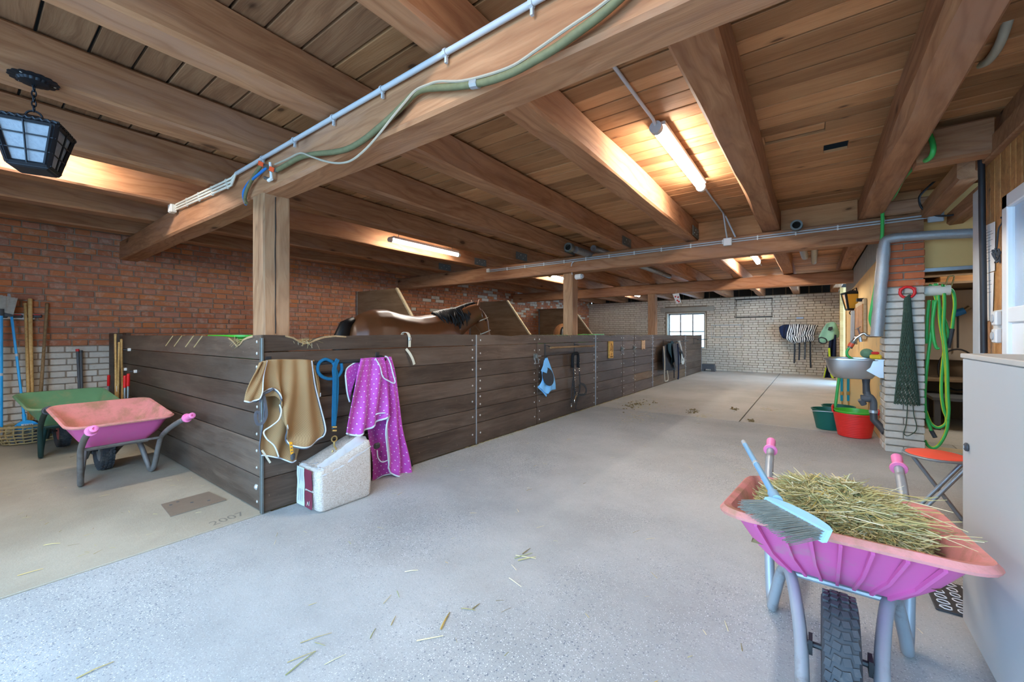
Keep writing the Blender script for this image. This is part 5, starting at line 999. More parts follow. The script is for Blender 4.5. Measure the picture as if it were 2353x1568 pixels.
ropes = [('pale_rope', 'thick pale rope hanging at the left of the far rail down to a loop', spl([at(*q, x=XJ+.05) for q in ((1525, 796), (1527, 830), (1527, 872), (1531, 876), (1535, 872), (1533, 852))], 5), .016, 'rope_pale'), ('navy_strap', 'long navy strap with black end hanging from the far rail', spl([at(*q, x=XJ+.09) for q in ((1557, 790), (1559, 820), (1559, 860), (1558, 872))], 5), .018, 'navy'), ('black_strap', 'short black strap hanging below the jackets', [at(1549, 850, x=XJ), at(1549, 869, x=XJ)], .014, 'strap_black')]
for nm, lb_, pts, r_, mt in ropes: tag(MB().tube(pts, r_, 8).build(nm, mt, None, True), lb_, 'rope' if 'rope' in nm else 'strap')
# ---------------------------------------------------------------- horses
def ell(c, ax, hw, hh, n=16, up=V(0, 0, 1)):
    """ring around the point c across the direction ax"""
    ax = Vector(ax).normalized(); s = up.cross(ax).normalized(); t = ax.cross(s); return [Vector(c)+s*(hw*math.cos(2*PI*k/n))+t*(hh*math.sin(2*PI*k/n)) for k in range(n)]
def horse(label, loc, rot, coat, grazing=False, turn=0):
    o = thing('horse', label, 'horse', loc, None, rot); mb = MB()
    mb.loft([ell((x, 0, z), (1, 0, 0), w, h) for x, z, h, w in ((-.90, 1.20, .08, .06), (-.86, 1.19, .20, .14), (-.76, 1.20, .30, .23), (-.60, 1.215, .345, .285), (-.42, 1.205, .365, .30), (-.20, 1.17, .355, .295), (.05, 1.13, .37, .30), (.25, 1.14, .385, .285), (.42, 1.165, .395, .255), (.58, 1.16, .36, .235), (.72, 1.14, .28, .19), (.80, 1.12, .14, .10))])
    if grazing: nk = [(.50, 1.28, .30, .16), (.70, 1.24, .25, .13), (.92, 1.12, .20, .105), (1.12, .98, .165, .09), (1.25, .85, .14, .085)]; poll = V(1.27, 0, .85); nose = V(1.22, 0, .30)
    else: nk = [(.45, 1.30, .27, .16), (.62, 1.36, .25, .14), (.82, 1.44, .20, .115), (1.02, 1.54, .165, .095), (1.17, 1.61, .13, .085)]; poll = V(1.20, 0, 1.63); nose = V(1.36, turn*.12, 1.12)
    rg = []
    for i, (x, z, h, w) in enumerate(nk):
        a = Vector((nk[min(i+1, 4)][0]-nk[max(i-1, 0)][0], 0, nk[min(i+1, 4)][1]-nk[max(i-1, 0)][1])); rg.append(ell((x, turn*.04*i*i/8, z), a, w, h))
    mb.loft(rg); d = nose-poll
    mb.loft([ell(poll+d*f+V(.02*math.sin(PI*f), 0, 0), d, w, h, 16, V(1, 0, .3)) for f, w, h in ((-.06, .05, .06), (.04, .085, .10), (.22, .10, .125), (.40, .095, .125), (.62, .066, .085), (.82, .058, .068), (.95, .062, .068), (1.04, .045, .045))])
    for s in (-1, 1):
        mb.loft([ell(p, (0, 0, -1), w, h, 12, V(1, 0, 0)) for p, w, h in (((.52, s*.15, 1.15), .09, .15), ((.54, s*.16, .92), .075, .11), ((.54, s*.16, .72), .055, .07), ((.55, s*.16, .54), .05, .055), ((.54, s*.16, .46), .042, .045), ((.535, s*.16, .22), .032, .035), ((.55, s*.16, .14), .04, .045), ((.58, s*.16, .07), .045, .055), ((.59, s*.16, .0), .055, .065))])
        mb.loft([ell(p, (0, 0, -1), w, h, 12, V(1, 0, 0)) for p, w, h in (((-.55, s*.15, 1.20), .13, .26), ((-.56, s*.17, .98), .12, .20), ((-.56, s*.17, .80), .085, .13), ((-.68, s*.17, .62), .055, .075), ((-.74, s*.17, .50), .05, .06), ((-.72, s*.17, .40), .042, .045), ((-.68, s*.17, .22), .034, .038), ((-.66, s*.17, .14), .042, .048), ((-.63, s*.17, .07), .046, .055), ((-.62, s*.17, .0), .055, .065))])
        e = poll+V(-.02, s*.065, .05) if not grazing else poll+V(-.03, s*.065, .04); mb.loft([ell(e+V(.0, s*.02, .17)*f+V(0, 0, -.03), (0, s*.1, 1), w, w*.6, 8, V(1, 0, 0)) for f, w in ((0, .03), (.3, .042), (.6, .036), (.9, .012), (1.0, .004))])
    body = loc_obj('body', mb, coat, o, True); m = body.modifiers.new('skin', 'REMESH'); m.mode = 'VOXEL'; m.voxel_size = .02; m.use_smooth_shade = True; m2 = body.modifiers.new('soften', 'SMOOTH'); m2.factor = .5; m2.iterations = 6
    tl = MB().loft([ell(p, a, w, h, 10, V(0, 1, 0)) for p, a, w, h in (((-.83, 0, 1.42), (-1, 0, -.3), .045, .045), ((-.93, 0, 1.36), (-.7, 0, -1), .07, .06), ((-.98, 0, 1.22), (-.1, 0, -1), .09, .075), ((-.985, 0, .95), (0, 0, -1), .10, .08), ((-.97, 0, .7), (0, 0, -1), .08, .065), ((-.96, 0, .5), (0, 0, -1), .03, .03))]); loc_obj('tail', tl, 'hair_black', o, True)
    mn = MB(); rr = random.Random(5)
    for k in range(70):
        f = k/69; i = min(int(f*4), 3); g = f*4-i; x = nk[i][0]*(1-g)+nk[i+1][0]*g; z = nk[i][1]*(1-g)+nk[i+1][1]*g; h = nk[i][2]*(1-g)+nk[i+1][2]*g; w = nk[i][3]*(1-g)+nk[i+1][3]*g; s_ = 1 if grazing else -1
        up_ = V(-.42, 0, .9) if not grazing else V(.3, 0, .95); t = V(x, 0, z)+up_*h*.97; L = rr.uniform(.55, 1.0); mn.tube(spl([t+V(0, .01, -.02), t+V(.0, s_*.02, .022), t+V(rr.uniform(-.02, .03), s_*(w*.7), -.05*L), t+V(rr.uniform(-.02, .05), s_*(w+.03), -.18*L), t+V(rr.uniform(-.02, .07), s_*(w+.02), -.28*L)], 3), [.016, .018, .018, .018, .018, .017, .016, .015, .013, .010, .008, .006, .003], 5)
    loc_obj('mane', mn, 'hair_black', o, True)['kind'] = 'stuff'
    hl = MB()
    for f, w in ((.30, .128), (.66, .090)): hl.tube(ell(poll+d*f+V(.02*math.sin(PI*f), 0, 0), d, w*.82, w*1.02, 20, V(1, 0, .3)), .008, 6, True)
    loc_obj('halter', hl, 'strap_cream', o)
    for s in (-1, 1): loc_obj('eye', MB().lathe([(0, -.018), (.014, -.011), (.018, 0), (.014, .011), (0, .018)], 10, poll+d*.30+V(.03, s*.088, 0)), 'black_metal', o, True)
    return o
horse('bay horse with black mane standing in the near stall', (-4.28, 3.58, .03), PI/2-.06, 'bay_coat', turn=-1)
horse('chestnut horse in the third stall, only its back showing', (-5.6, 10.1, .03), PI/2+.45, 'chestnut_coat', True)
# ---------------------------------------------------------------- grey cabinet and the panelled wall
CX0, CX1, CY0, CY1, CZ = .525, XR-.04, 1.35, 2.60, 1.20
cb = thing('metal_cabinet', 'grey sheet-metal cabinet at the right edge of the view', 'cabinet', ((CX0+CX1)/2, (CY0+CY1)/2, 0))
MB().span((CX0+.012, CY0, .05), (CX1, CY1, CZ-.02), .004).build('body', 'cabinet_grey', cb); MB().span((CX0, CY0+.01, .045), (CX0+.016, CY1-.004, CZ-.022), .003).build('door', 'cabinet_grey', cb); MB().span((CX0-.006, CY0, CZ-.02), (CX1, CY1+.004, CZ), .003).build('top', 'cabinet_top', cb)
for y in (CY0+.06, CY1-.06):
    for x in (CX0+.05, CX1-.05): MB().span((x-.02, y-.02, 0), (x+.02, y+.02, .05)).build('foot', 'dark_plastic', cb)
c = at(2223, 1028, x=CX0-.003); lk = MB().lathe([(.018, 0), (.018, .006), (.012, .010), (0, .010)], 16, c, Matrix.Rotation(-PI/2, 3, 'Y')).build('lock', 'dark_plastic', cb); MB().box(c+V(-.0105, 0, 0), (.002, .003, .012)).build('keyhole', 'galv', lk)
bx_ = at(2310, 800, x=.86); b_ = thing('carton', 'flat white printed carton on the grey cabinet', 'box', (.84, 2.45, CZ)); MB().span((.80, 2.30, CZ), (.90, 2.56, CZ+.028), .002).build('box', 'paper', b_); pl_ = MB()
for k in range(4): pl_.span((.7995, 2.47-.0, CZ+.006+.005*k), (.8, 2.54-.01*k, CZ+.008+.005*k))
pl_.build('print', 'sign_blue', b_); b2_ = tag(MB().span((.86, 2.565, CZ), (.90, 2.585, CZ+.035), .002).build('small_box', 'paper'), 'small white upright box beside the printed carton', 'box')
pn = thing('red_pen', 'red marker pen lying on the grey cabinet', 'pen', (.74, 2.20, CZ)); MB().tube([(.74, 2.36, CZ+.009), (.745, 2.24, CZ+.009)], .008, 10).build('barrel', 'red_plastic', pn); MB().tube([(.745, 2.24, CZ+.009), (.747, 2.20, CZ+.009)], .0088, 10).build('cap', 'card_red', pn)
bt = thing('bottle', 'purple-blue spray bottle standing on the grey cabinet at the right edge', 'bottle', (.80, 2.15, CZ)); MB().lathe([(.0, 0), (.035, 0), (.037, .01), (.037, .10), (.03, .12), (.014, .135), (.014, .15)], 20, (.80, 2.15, CZ)).build('body', 'blue_tube', bt, 40); MB().lathe([(.017, .145), (.017, .17), (0, .172)], 14, (.80, 2.15, CZ)).build('cap', 'white_plastic', bt, 40)
# papers, sockets, string
for i, (q, lbl) in enumerate((([(2262, 520), (2287, 509), (2286, 622), (2262, 630)], 'upper printed sheet of paper on the panelled wall'), ([(2262, 631), (2284, 625), (2281, 736), (2262, 739)], 'lower sheet of paper on the panelled wall'))):
    pp = [at(px, py, x=XR+.004) for px, py in q]; o = thing('paper_sheet', lbl, 'paper', pp[3]); nn = MB()
    nn.prism(pp, (-.001, 0, 0)).build('sheet', 'paper', o); ink = MB()
    for k in range(12 if i == 0 else 5):
        f = .1+.06*k if i == 0 else .08+.08*k; a = pp[0].lerp(pp[3], f); b = pp[1].lerp(pp[2], f); w = (.3, .75, .85, .6, .8, .35, .7, .55, .8, .3, .5, .6)[k]
        p, r_ = a.lerp(b, .08), a.lerp(b, w); ink.prism([p+V(-.0012, 0, 0), r_+V(-.0012, 0, 0), r_+V(-.0012, 0, -.003), p+V(-.0012, 0, -.003)], (-.0003, 0, 0))
    ink.build('print', 'ink', o)
sk = thing('double_socket', 'pair of white wall sockets with grey covers above the cabinet', 'socket', at(2293, 792, x=XR)); b0, b1 = at(2284, 790, x=XR), at(2301, 712, x=XR)
MB().span((XR-.004, at(2284, 750, x=XR).y, 1.30-.0), (XR+.006, at(2303, 750, x=XR).y, b1.z), .003).build('mount', 'white_plastic', sk)
for py in (732, 772):
    c = at(2291, py, x=XR-.02); MB().box(c, (.035, .085, .10), None, .008).build('box', 'white_plastic', sk); MB().lathe([(.028, 0), (.028, .006), (.022, .008), (0, .008)], 18, c+V(-.0175, .012, 0), Matrix.Rotation(-PI/2, 3, 'Y')).build('cover', 'grey_plastic', sk)
sg = thing('baling_twine', 'knotted grey twine hanging from a nail on the panelled wall', 'twine', at(2290, 600, x=XR-.01)); MB().tube(spl([at(*q, x=XR-.004) for q in ((2304, 502), (2303, 512), (2295, 525), (2292, 550), (2290, 570), (2288, 580))], 5), .005, 6).build('cord', 'jacket_grey', sg)
kn = MB()
for k in range(7): a = k*.9; kn.tube(spl([at(2289, 578, x=XR-.012), at(2289+10*math.cos(a), 580+8*math.sin(a), x=XR-.03), at(2286+k*2, 604-2*(k % 3), x=XR-.012)], 5), .005, 5)
kn.build('knot', 'jacket_grey', sg); MB().lathe([(.006, 0), (.006, .01), (0, .01)], 8, at(2304, 500, x=XR-.002), Matrix.Rotation(-PI/2, 3, 'Y')).build('nail', 'steel_black', sg)
pipe('cable_duct', 'thick black cable duct running down the panelled wall', 'cable', spl([at(*q, x=XR-.03) for q in ((2250, 345), (2254, 365), (2256, 420), (2257, 520), (2259, 620), (2260, 720), (2261, 812))], 4), .019, 'cable_black', seg=10)
pipe('cable', 'thin black cable looping below the short timbers at upper right', 'cable', spl([at(*q, y=6.02) for q in ((2190, 385), (2150, 415), (2118, 445), (2112, 460), (2120, 480), (2145, 494), (2175, 496), (2205, 490), (2232, 478))], 5), .010, 'cable_black')
# hoses in the upper right
pipe('hose', 'grey-beige hose drooping at the upper right corner', 'hose', spl([at(*q, x=.80) for q in ((2335, -40), (2325, 10), (2312, 60), (2295, 105), (2272, 138), (2252, 148), (2236, 150))], 5), .022, 'hose_grey', seg=12)
q = at(2232, 150, x=.80); hc2 = thing('hose_coupling', 'silver clamp joining the grey hose to the green one', 'clamp', q); MB().tube([at(2241, 150, x=.80), at(2222, 148, x=.80)], .028, 12).build('sleeve', 'galv', hc2, 50); MB().tube([at(2228, 147, x=.78), at(2245, 130, x=.78)], .004, 6).build('wire', 'steel_black', hc2)
gx = .665; pipe('green_hose', 'bright green hose wound round the rightmost joist and down to the sink', 'hose', spl([at(2222, 148, x=.80), at(2215, 170, x=.72), at(2180, 205, x=gx), at(2165, 240, x=gx), at(2146, 268, x=gx), at(2128, 280, x=gx), at(2128, 292, x=.68), at(2142, 325, x=.70), at(2144, 350, x=.70), at(2132, 367, x=.69), at(2108, 373, x=.67), V(.67, 4.62, 2.66), V(.668, 5.2, 2.72), V(.665, 5.75, 2.70), at(2029, 470, y=5.98), at(2028, 500, y=6.0), at(2027, 540, y=6.0), at(2022, 600, y=6.0), at(2012, 660, y=6.02), at(2003, 710, y=6.03), at(2000, 735, y=6.05), at(2008, 757, y=6.08), at(2016, 764, y=6.1)], 5), .017, 'hose_green', seg=10)
# ---------------------------------------------------------------- pillar corner: pipes, sink, buckets, hay net
ip = thing('insulated_pipe', 'silver foil-wrapped pipe bending down the corner of the pillar', 'pipe', at(2024, 790, y=5.99)); y_ = 5.985; MB().tube([at(2240, 536, y=y_), at(2150, 540, y=y_), at(2062, 546, y=y_)], .048, 16).build('horizontal_run', 'foil', ip, 50)
MB().tube(spl([at(2066, 546, y=y_), at(2046, 549, y=y_), at(2034, 556, y=y_), at(2031, 575, y=y_)], 5), .050, 16).build('elbow', 'foil', ip, 50); MB().tube([at(2031, 570, y=y_)+V(0, 0, -.08*k) + V(-.0045*k, .004*k, 0) for k in range(13)], [.056+.003*math.sin(k*2.1) for k in range(13)], 16).build('vertical_run', 'foil', ip, 50)
# sink
sc_ = V(.375, 6.30, 0); SZ = at(1985, 826, y=6.2).z; sk = thing('sink', 'stainless steel wall sink on a bracket beside the pillar', 'sink', (.38, 6.30, SZ-.24)); rg = []
def srng(s, z, sx=.26, sy=.21, ex=.62): return [sc_+V(sx*s*math.copysign(abs(math.cos(a))**ex, math.cos(a)), sy*s*math.copysign(abs(math.sin(a))**ex, math.sin(a)), z) for a in [2*PI*k/40 for k in range(40)]]
MB().loft([srng(.45, SZ-.235), srng(.68, SZ-.225), srng(.84, SZ-.17), srng(.92, SZ-.09), srng(.96, SZ-.015), srng(1.04, SZ-.012), srng(1.05, SZ+.004), srng(1.03, SZ+.010), srng(.95, SZ+.006), srng(.90, SZ-.09), srng(.80, SZ-.165), srng(.5, SZ-.222)]).build('bowl', 'inox', sk, 45)
for y in (6.12, 6.50): MB().prism([V(.635, y, SZ-.005), V(.635, y, SZ-.20), V(.60, y, SZ-.20), V(.33, y, SZ-.02), V(.33, y, SZ-.005)], (0, .006, 0)).build('bracket', 'inox', sk)
MB().span((.56, 6.10, SZ-.004), (.64, 6.50, SZ+.006)).build('back_ledge', 'inox', sk)
dp = thing('drain_pipe', 'black plastic trap and drain pipe under the sink', 'pipe', at(2010, 985, y=6.1)); dx, dy = at(1990, 870, y=6.25).x, 6.25; D_ = lambda px, py: at(px, py, y=dy)
MB().tube([D_(1990, 862), D_(1990, 870)], .042, 14).build('nut', 'white_plastic', dp); MB().tube([D_(1990, 868), D_(1990, 882), D_(1991, 905)], [.040, .032, .034], 14).build('tailpiece', 'dark_plastic', dp, 50); MB().tube(spl([D_(1991, 900), D_(1994, 909), D_(2001, 914), D_(2007, 925), D_(2007, 945)], 5), .034, 14).build('bend', 'dark_grey', dp, 50); MB().tube([D_(1978, 916), D_(2000, 916)], .042, 14).tube([D_(1977, 918)+V(0, -.02, 0), D_(1985, 930)], .03, 12).build('trap', 'dark_grey', dp, 50); MB().tube([D_(2007, 945), D_(2008, 965), V(.62, 6.2, D_(2015, 980).z), V(.65, 6.15, D_(2022, 990).z)], .036, 14).build('outlet', 'dark_plastic', dp, 50); MB().tube([D_(2007, 943), D_(2007, 949)], .041, 14).build('collar', 'galv', dp, 50)
tp = thing('tap', 'metal double tap with orange hose connector above the sink', 'tap', at(1985, 770, y=6.35)); T_ = lambda px, py: at(px, py, y=6.35)
MB().tube(spl([V(.64, 6.35, T_(2005, 772).z), T_(1995, 772), T_(1985, 766), T_(1975, 772), T_(1966, 778), T_(1961, 785)], 4), .017, 12).build('spout', 'chrome', tp, True); MB().tube([T_(1977, 770), T_(1972, 755)], .010, 8).tube([T_(1966, 757), T_(1978, 751)], .007, 8).build('handle', 'chrome', tp); MB().tube([T_(1976, 775), T_(1978, 786)], .016, 10).build('side_valve', 'galv', tp); MB().tube([T_(1962, 784), T_(1952, 800)], .026, 12).build('connector', 'hinge_metal', tp, 50); MB().tube([T_(1958, 789), T_(1953, 797)], .029, 12).build('orange_ring', 'orange_valve', tp, 50)
pipe('green_hose', 'short green hose curving from the tap into the sink', 'hose', spl([T_(1951, 800), T_(1946, 808), T_(1948, 818), T_(1960, 826)], 5), .014, 'hose_green', seg=10); pipe('green_hose', 'green hose hanging down behind the buckets', 'hose', spl([at(1930, 858, y=7.2), at(1925, 890, y=7.2), at(1920, 930, y=7.2), at(1916, 945, y=7.2)], 5), .018, 'hose_green', seg=10)
def lead(px, lb, py0=865, mat='teal'):
    P_ = lambda py, dx=0: at(px+dx, py, y=7.86); o = thing('dog_lead', lb, 'lead', P_(950), 'teal leads'); MB().tube([P_(py0), P_(900), P_(922)], .01, up=(0, 1, 0), flat=(.03, .005)).build('webbing', mat, o); MB().tube([P_(900), P_(908)], .02, 8).build('slider', 'brass', o); MB().tube(spl([P_(922), P_(930, 1), P_(938, -1), P_(932, -2)], 4), .008, 8).build('snap_hook', 'brass', o)
lead(1934, 'teal webbing lead with brass hook, left of the two under the sink'); lead(1949, 'thin teal cord lead, right of the two under the sink')
def bucket(name, lb, c, r0, r1, h, mat, ribs=0, inner=None):
    o = thing(name, lb, 'bucket', c, None); mb = MB(); pr_ = [(0, .004), (r0*.9, 0), (r0, .006)]
    if ribs:
        for k in range(ribs): f = (k+.5)/ribs; r = r0+(r1-r0)*f; pr_ += [(r, h*f), (r+.002, h*(f+.3/ribs)), (r, h*(f+.6/ribs))]
    pr_ += [(r1, h-.012), (r1+.010, h-.010), (r1+.010, h), (r1-.004, h), (r1-.006, h-.02), (r0-.006, .012), (0, .010)]; mb.lathe(pr_, 36, c, None); mb.build('body', mat, o, 40); return o
gc = at(1898, 990, z=0); gb = bucket('green_bucket', 'dark green bucket with wire handle left of the red tub', (gc.x+.03, gc.y+.16, 0), .135, .185, .27, 'bucket_green'); gcc = V(gc.x+.03, gc.y+.16, 0); MB().tube([gcc+V(.19*math.cos(a), -.10+.17*math.sin(a)*-1*.3-.08, .245+.02*math.sin(a)) for a in [PI*k/16 for k in range(17)]], .004, 6).build('handle', 'galv', gb)
g2 = bucket('green_bucket', 'second dark green bucket standing behind the first', (gcc.x+.12, gcc.y+.40, 0), .135, .185, .27, 'bucket_green')
rc = at(1966, 1010, z=0); rc = V(rc.x, rc.y+.20, 0); rb_ = bucket('red_tub', 'red flexible tub with a lime green tub nested inside', rc, .165, .215, .30, 'bucket_red', 14); MB().tube(spl([rc+V(-.215, -.05, .295), rc+V(-.22, -.03, .35), rc+V(-.21, .05, .365), rc+V(-.205, .09, .30)], 6), .011, 8).build('handle', 'red_plastic', rb_, True); MB().tube(spl([rc+V(.215, -.05, .295), rc+V(.235, -.03, .34), rc+V(.225, .05, .345), rc+V(.205, .09, .30)], 6), .011, 8).build('handle', 'red_plastic', rb_, True)
lt_ = bucket('lime_tub', 'lime green flexible tub sitting inside the red one', rc+V(0, 0, .10), .14, .20, .225, 'lime')
for nm, lb, c, d, mt in (('sponge', 'yellow sponge on the sink edge by the pillar', at(2012, 806, y=6.13), (.10, .07, .05), 'yellow_sponge'), ('soap_dish', 'small red dish on top of the yellow sponge', at(2011, 794, y=6.14), (.07, .05, .03), 'card_red')): tag(MB().box(V(min(c.x, .585), c.y, SZ+.035 if nm == 'sponge' else SZ+.076), d, None, .012).build(nm, mt), lb, nm.replace('_', ' '))
c = at(1992, 792, y=6.4); mb = MB(); rgs = []
for k in range(9): a = -PI/2+PI*k/8; rgs.append([V(c.x, 6.42, SZ+.062)+V(.062*math.cos(a)*math.cos(b)*(1+.1*nz(k, b)), .05*math.cos(a)*math.sin(b), .056*math.sin(a)) for b in [2*PI*j/14 for j in range(14)]])
tag(mb.loft(rgs).build('scourer', 'green_scourer', None, True), 'fuzzy grey-green scouring ball on the sink ledge', 'scourer')
# hay net
yn = PY0-.012; nc = at(2085, 672, y=yn); hn = thing('hay_net', 'dark green knotted hay net hanging on the pillar from a red ring', 'hay net', at(2083, 1000, y=yn)); MB().tube(arc(nc, .058, 0, 2*PI*23/24, 24), .014, 8, True).build('ring', 'red_plastic', hn, True)
for s in (-1, 1): MB().lathe([(.012, -.006), (.018, 0), (.012, .006)], 12, nc+V(s*.052, -.004, .034), Matrix.Rotation(PI/2, 3, 'X')).build('ring_lug', 'red_plastic', hn)
zt_, zb_ = nc.z-.05, at(2085, 930, y=yn).z; mb = MB(); rr = random.Random(2); ns = 18; lv = 26
def npnt(i, j):
    f = j/lv; w = .022+.078*f**1.1; a = PI*(i+.5*(j % 2))/ns*2; z = zt_+(zb_-zt_)*f; return V(nc.x-.006*f+w*math.cos(a)+.008*nz(i, j), yn-.012-(.02+.06*f)*max(0, -math.sin(a)) if math.sin(a) < 0 else yn-.006, z+.008*nz(i*2, j*1.3))
for j in range(lv):
    for i in range(ns):
        for k in ((0, 1) if j % 2 else (0, -1)):
            a, b = npnt(i, j), npnt((i+k) % ns, j+1)
            if (a-b).length < .12: mb.tube([a, b], .0038, 4, caps=False)
nn = mb.build('netting', 'rope_net', hn); nn['kind'] = 'stuff'; MB().tube(spl([at(2086, 690, y=yn), at(2088, 740, y=yn-.03), at(2086, 850, y=yn-.07), at(2085, 935, y=yn-.03), at(2082, 975, y=yn-.01), at(2077, 996, y=yn-.01), at(2086, 1002, y=yn-.01), at(2103, 992, y=yn-.01), at(2106, 978, y=yn-.01), at(2100, 955, y=yn-.01), at(2098, 930, y=yn-.03)], 5), .004, 6).build('draw_cord', 'rope_net', hn, True)
MB().tube(spl([nc+V(0, -.01, -.058), nc+V(.02, -.015, -.03), nc+V(0, -.015, -.045), nc+V(-.03, -.015, -.10)], 5), .008, 6).build('knot', 'rope_net', hn)
# hose coil on the reel beside the pillar
yh = 6.18; H_ = lambda L, dy=0: spl([at(px, py, y=yh+dy) for px, py in L], 6); hr_ = thing('hose_hanger', 'pale plastic hose hanger on the pillar side', 'hanger', at(2145, 690, y=yh)); c0 = at(2132, 665, y=yh); MB().tube([V(PX1, yh-.02, c0.z-.02), V(PX1+.20, yh-.02, c0.z-.02)], .055, 14).build('drum', 'cream_plastic', hr_, 50); MB().tube(H_([(2170, 672), (2178, 640), (2188, 634), (2192, 640), (2180, 672)], -.03), .007, 6, True).build('hook', 'brass', hr_)
hs2 = thing('hose_coil', 'green hose with yellow stripe coiled on the hanger by the pillar', 'hose', at(2150, 1030, y=yh))
coils = [[(2135, 668), (2140, 655), (2152, 690), (2172, 740), (2178, 770), (2172, 790), (2165, 850), (2163, 900), (2168, 940), (2175, 960), (2172, 975), (2155, 983), (2138, 972), (2127, 945)], [(2146, 672), (2151, 652), (2157, 690), (2160, 740), (2168, 790), (2174, 850), (2176, 920), (2179, 950), (2175, 990), (2160, 1020), (2145, 1030), (2132, 1024), (2125, 1012)], [(2164, 670), (2168, 655), (2170, 700), (2168, 750), (2171, 780), (2176, 830), (2178, 900), (2180, 940), (2178, 965)], [(2180, 662), (2190, 672), (2194, 700), (2190, 735), (2188, 756)], [(2146, 690), (2143, 740), (2137, 785), (2130, 840), (2125, 900), (2126, 940), (2130, 965), (2140, 990)], [(2150, 690), (2143, 740), (2146, 780), (2152, 800), (2158, 800)], [(2135, 690), (2131, 730), (2129, 790)]]
for i, L in enumerate(coils): MB().tube(H_(L, -.02*(i % 3)-.01), .0145, 10).build('loop', 'hose_striped' if i < 4 else 'hose_green', hs2, True)
MB().tube(H_([(2139, 988), (2149, 1006)], 0), .019, 10).build('end_fitting', 'dark_plastic', hs2); MB().tube(H_([(2188, 756), (2184, 775), (2178, 800)], -.01), .020, 10).build('nozzle', 'dark_plastic', hs2)
# things in the store room
cc = thing('cable_coil', 'coil of dark cables hanging in the store room', 'cable', at(2205, 890, y=8.8))
for k in range(6): MB().tube([at(2200+5*nz(k, 1), 850, y=8.75-.02*k)+V((.20+.03*nz(k, 3))*math.cos(a), 0, (.30+.04*nz(k, 5))*math.sin(a)) for a in [2*PI*j/28 for j in range(28)]], .010, 6, True).build('turn', 'cable_black', cc)
MB().tube([at(2201, 720, y=8.8), at(2201, 800, y=8.8)], .012, 6).build('hanging_cord', 'cable_black', cc); tt = thing('drill', 'blue and grey power tool on the pegboard', 'tool', at(2205, 720, y=8.8)); MB().tube([at(2192, 722, y=8.8), at(2216, 714, y=8.8)], .05, 10).build('body', 'blue_tube', tt); MB().tube([at(2216, 714, y=8.8), at(2228, 706, y=8.8)], .035, 10).build('nozzle', 'chrome', tt)
tag(MB().span((1.45, 8.3, 2.01), (1.95, 8.7, 2.11), .01).build('storage_box', 'cladding'), 'brown box on the upper shelf of the store room', 'box'); bn = thing('workbench', 'low dark workbench in the store room', 'bench', (1.8, 8.2, 0)); MB().span((1.3, 7.8, .40), (2.4, 8.6, .44)).build('top', 'dark_grey', bn)
for x in (1.35, 2.35):
    for y in (7.85, 8.55): MB().span((x-.03, y-.03, .0), (x+.03, y+.03, .40)).build('leg', 'dark_grey', bn)
tube_lamp(2.35, 6.9, 7.9, 2.55, 'unseen tube lamp added to brighten the store room')  # added lamp without a known source, lifts the dark store room
# amber lantern and shutters on the plaster wall
c = at(1958, 705, x=.58); al = lantern('black wall lantern with amber glass on the yellow wall', (c.x, c.y, at(1958, 712, x=.58).z), .2, .26, .15, .30, 'amber_glass', 'wall_lantern', 1, 1); loc_obj('scroll', MB().tube([V(.05*math.cos(a)*(1-a/14), 0, -.06+.05*math.sin(a)*(1-a/14)) for a in [k*.4 for k in range(24)]], .008, 6).tube([V(.09, 0, .05), V(.05, 0, -.06), V(0, 0, -.01)], .008, 6), 'black_metal', al); loc_obj('wall_arm', MB().tube([V(0, 0, .36), V(.06, 0, .40), V(.09, 0, .2)], .01, 6), 'black_metal', al)
sh = thing('wall_cupboard', 'small wooden shuttered cupboard set in the yellow wall', 'cupboard', at(1978, 780, x=.655)); ya, yb = at(1992, 700, x=.655).y, at(1962, 700, x=.655).y; za, zb2 = at(1985, 780, x=.655).z, at(1985, 690, x=.655).z; MB().span((.62, ya, za), (.655, yb, zb2), .006).build('frame', 'pale_batten', sh)
for k in range(4): y0 = ya+.05+(yb-ya-.1)*k/4; MB().span((.605, y0, za+.06), (.625, y0+(yb-ya-.1)/4-.03, zb2-.08), .004).build('shutter', 'cladding', sh)
MB().tube([V(.60, ya+.3, zb2-.03), V(.60, ya+.3, zb2+.02)], .05, 10).build('hook', 'black_metal', sh); MB().tube([V(.60, (ya+yb)/2+.2, zb2-.12), V(.59, (ya+yb)/2+.2, za-.1)], .05, 8).build('foil_bundle', 'foil', sh)
# stool and mat
sc = at(2150, 1046, z=.45); stl = thing('folding_stool', 'round red folding stool with grey crossed legs behind the cabinet', 'stool', (sc.x, sc.y, 0)); MB().lathe([(0, .462), (.140, .460), (.153, .455), (.155, .440)], 36, (sc.x, sc.y, 0)).build('seat', 'stool_red', stl, 40); MB().lathe([(.150, .438), (.168, .438), (.172, .445), (.168, .452), (.150, .453), (.150, .438)], 36, (sc.x, sc.y, 0)).build('seat_rim', 'stool_grey', stl, 40); MB().box((sc.x, sc.y, .43), (.26, .03, .016)).box((sc.x, sc.y+.0, .43), (.03, .2, .016)).build('under_frame', 'stool_grey', stl)
for s in (-1, 1):
    y = sc.y+.055*s
    MB().tube(spl([(sc.x-.12*s, y, .43), (sc.x-.10*s, y, .40), (sc.x+.13*s, y, .03), (sc.x+.14*s, y, .013)], 4), .0125, 8).build('leg', 'stool_grey', stl, True); MB().tube(spl([(sc.x-.12*s, y+.10*s, .43), (sc.x-.10*s, y+.10*s, .40), (sc.x+.13*s, y+.10*s, .03), (sc.x+.14*s, y+.10*s, .013)], 4), .0125, 8).build('leg', 'stool_grey', stl, True); MB().tube([(sc.x+.14*s, y, .014), (sc.x+.14*s, y+.10*s, .014)], .0125, 8).build('foot_bar', 'stool_grey', stl)
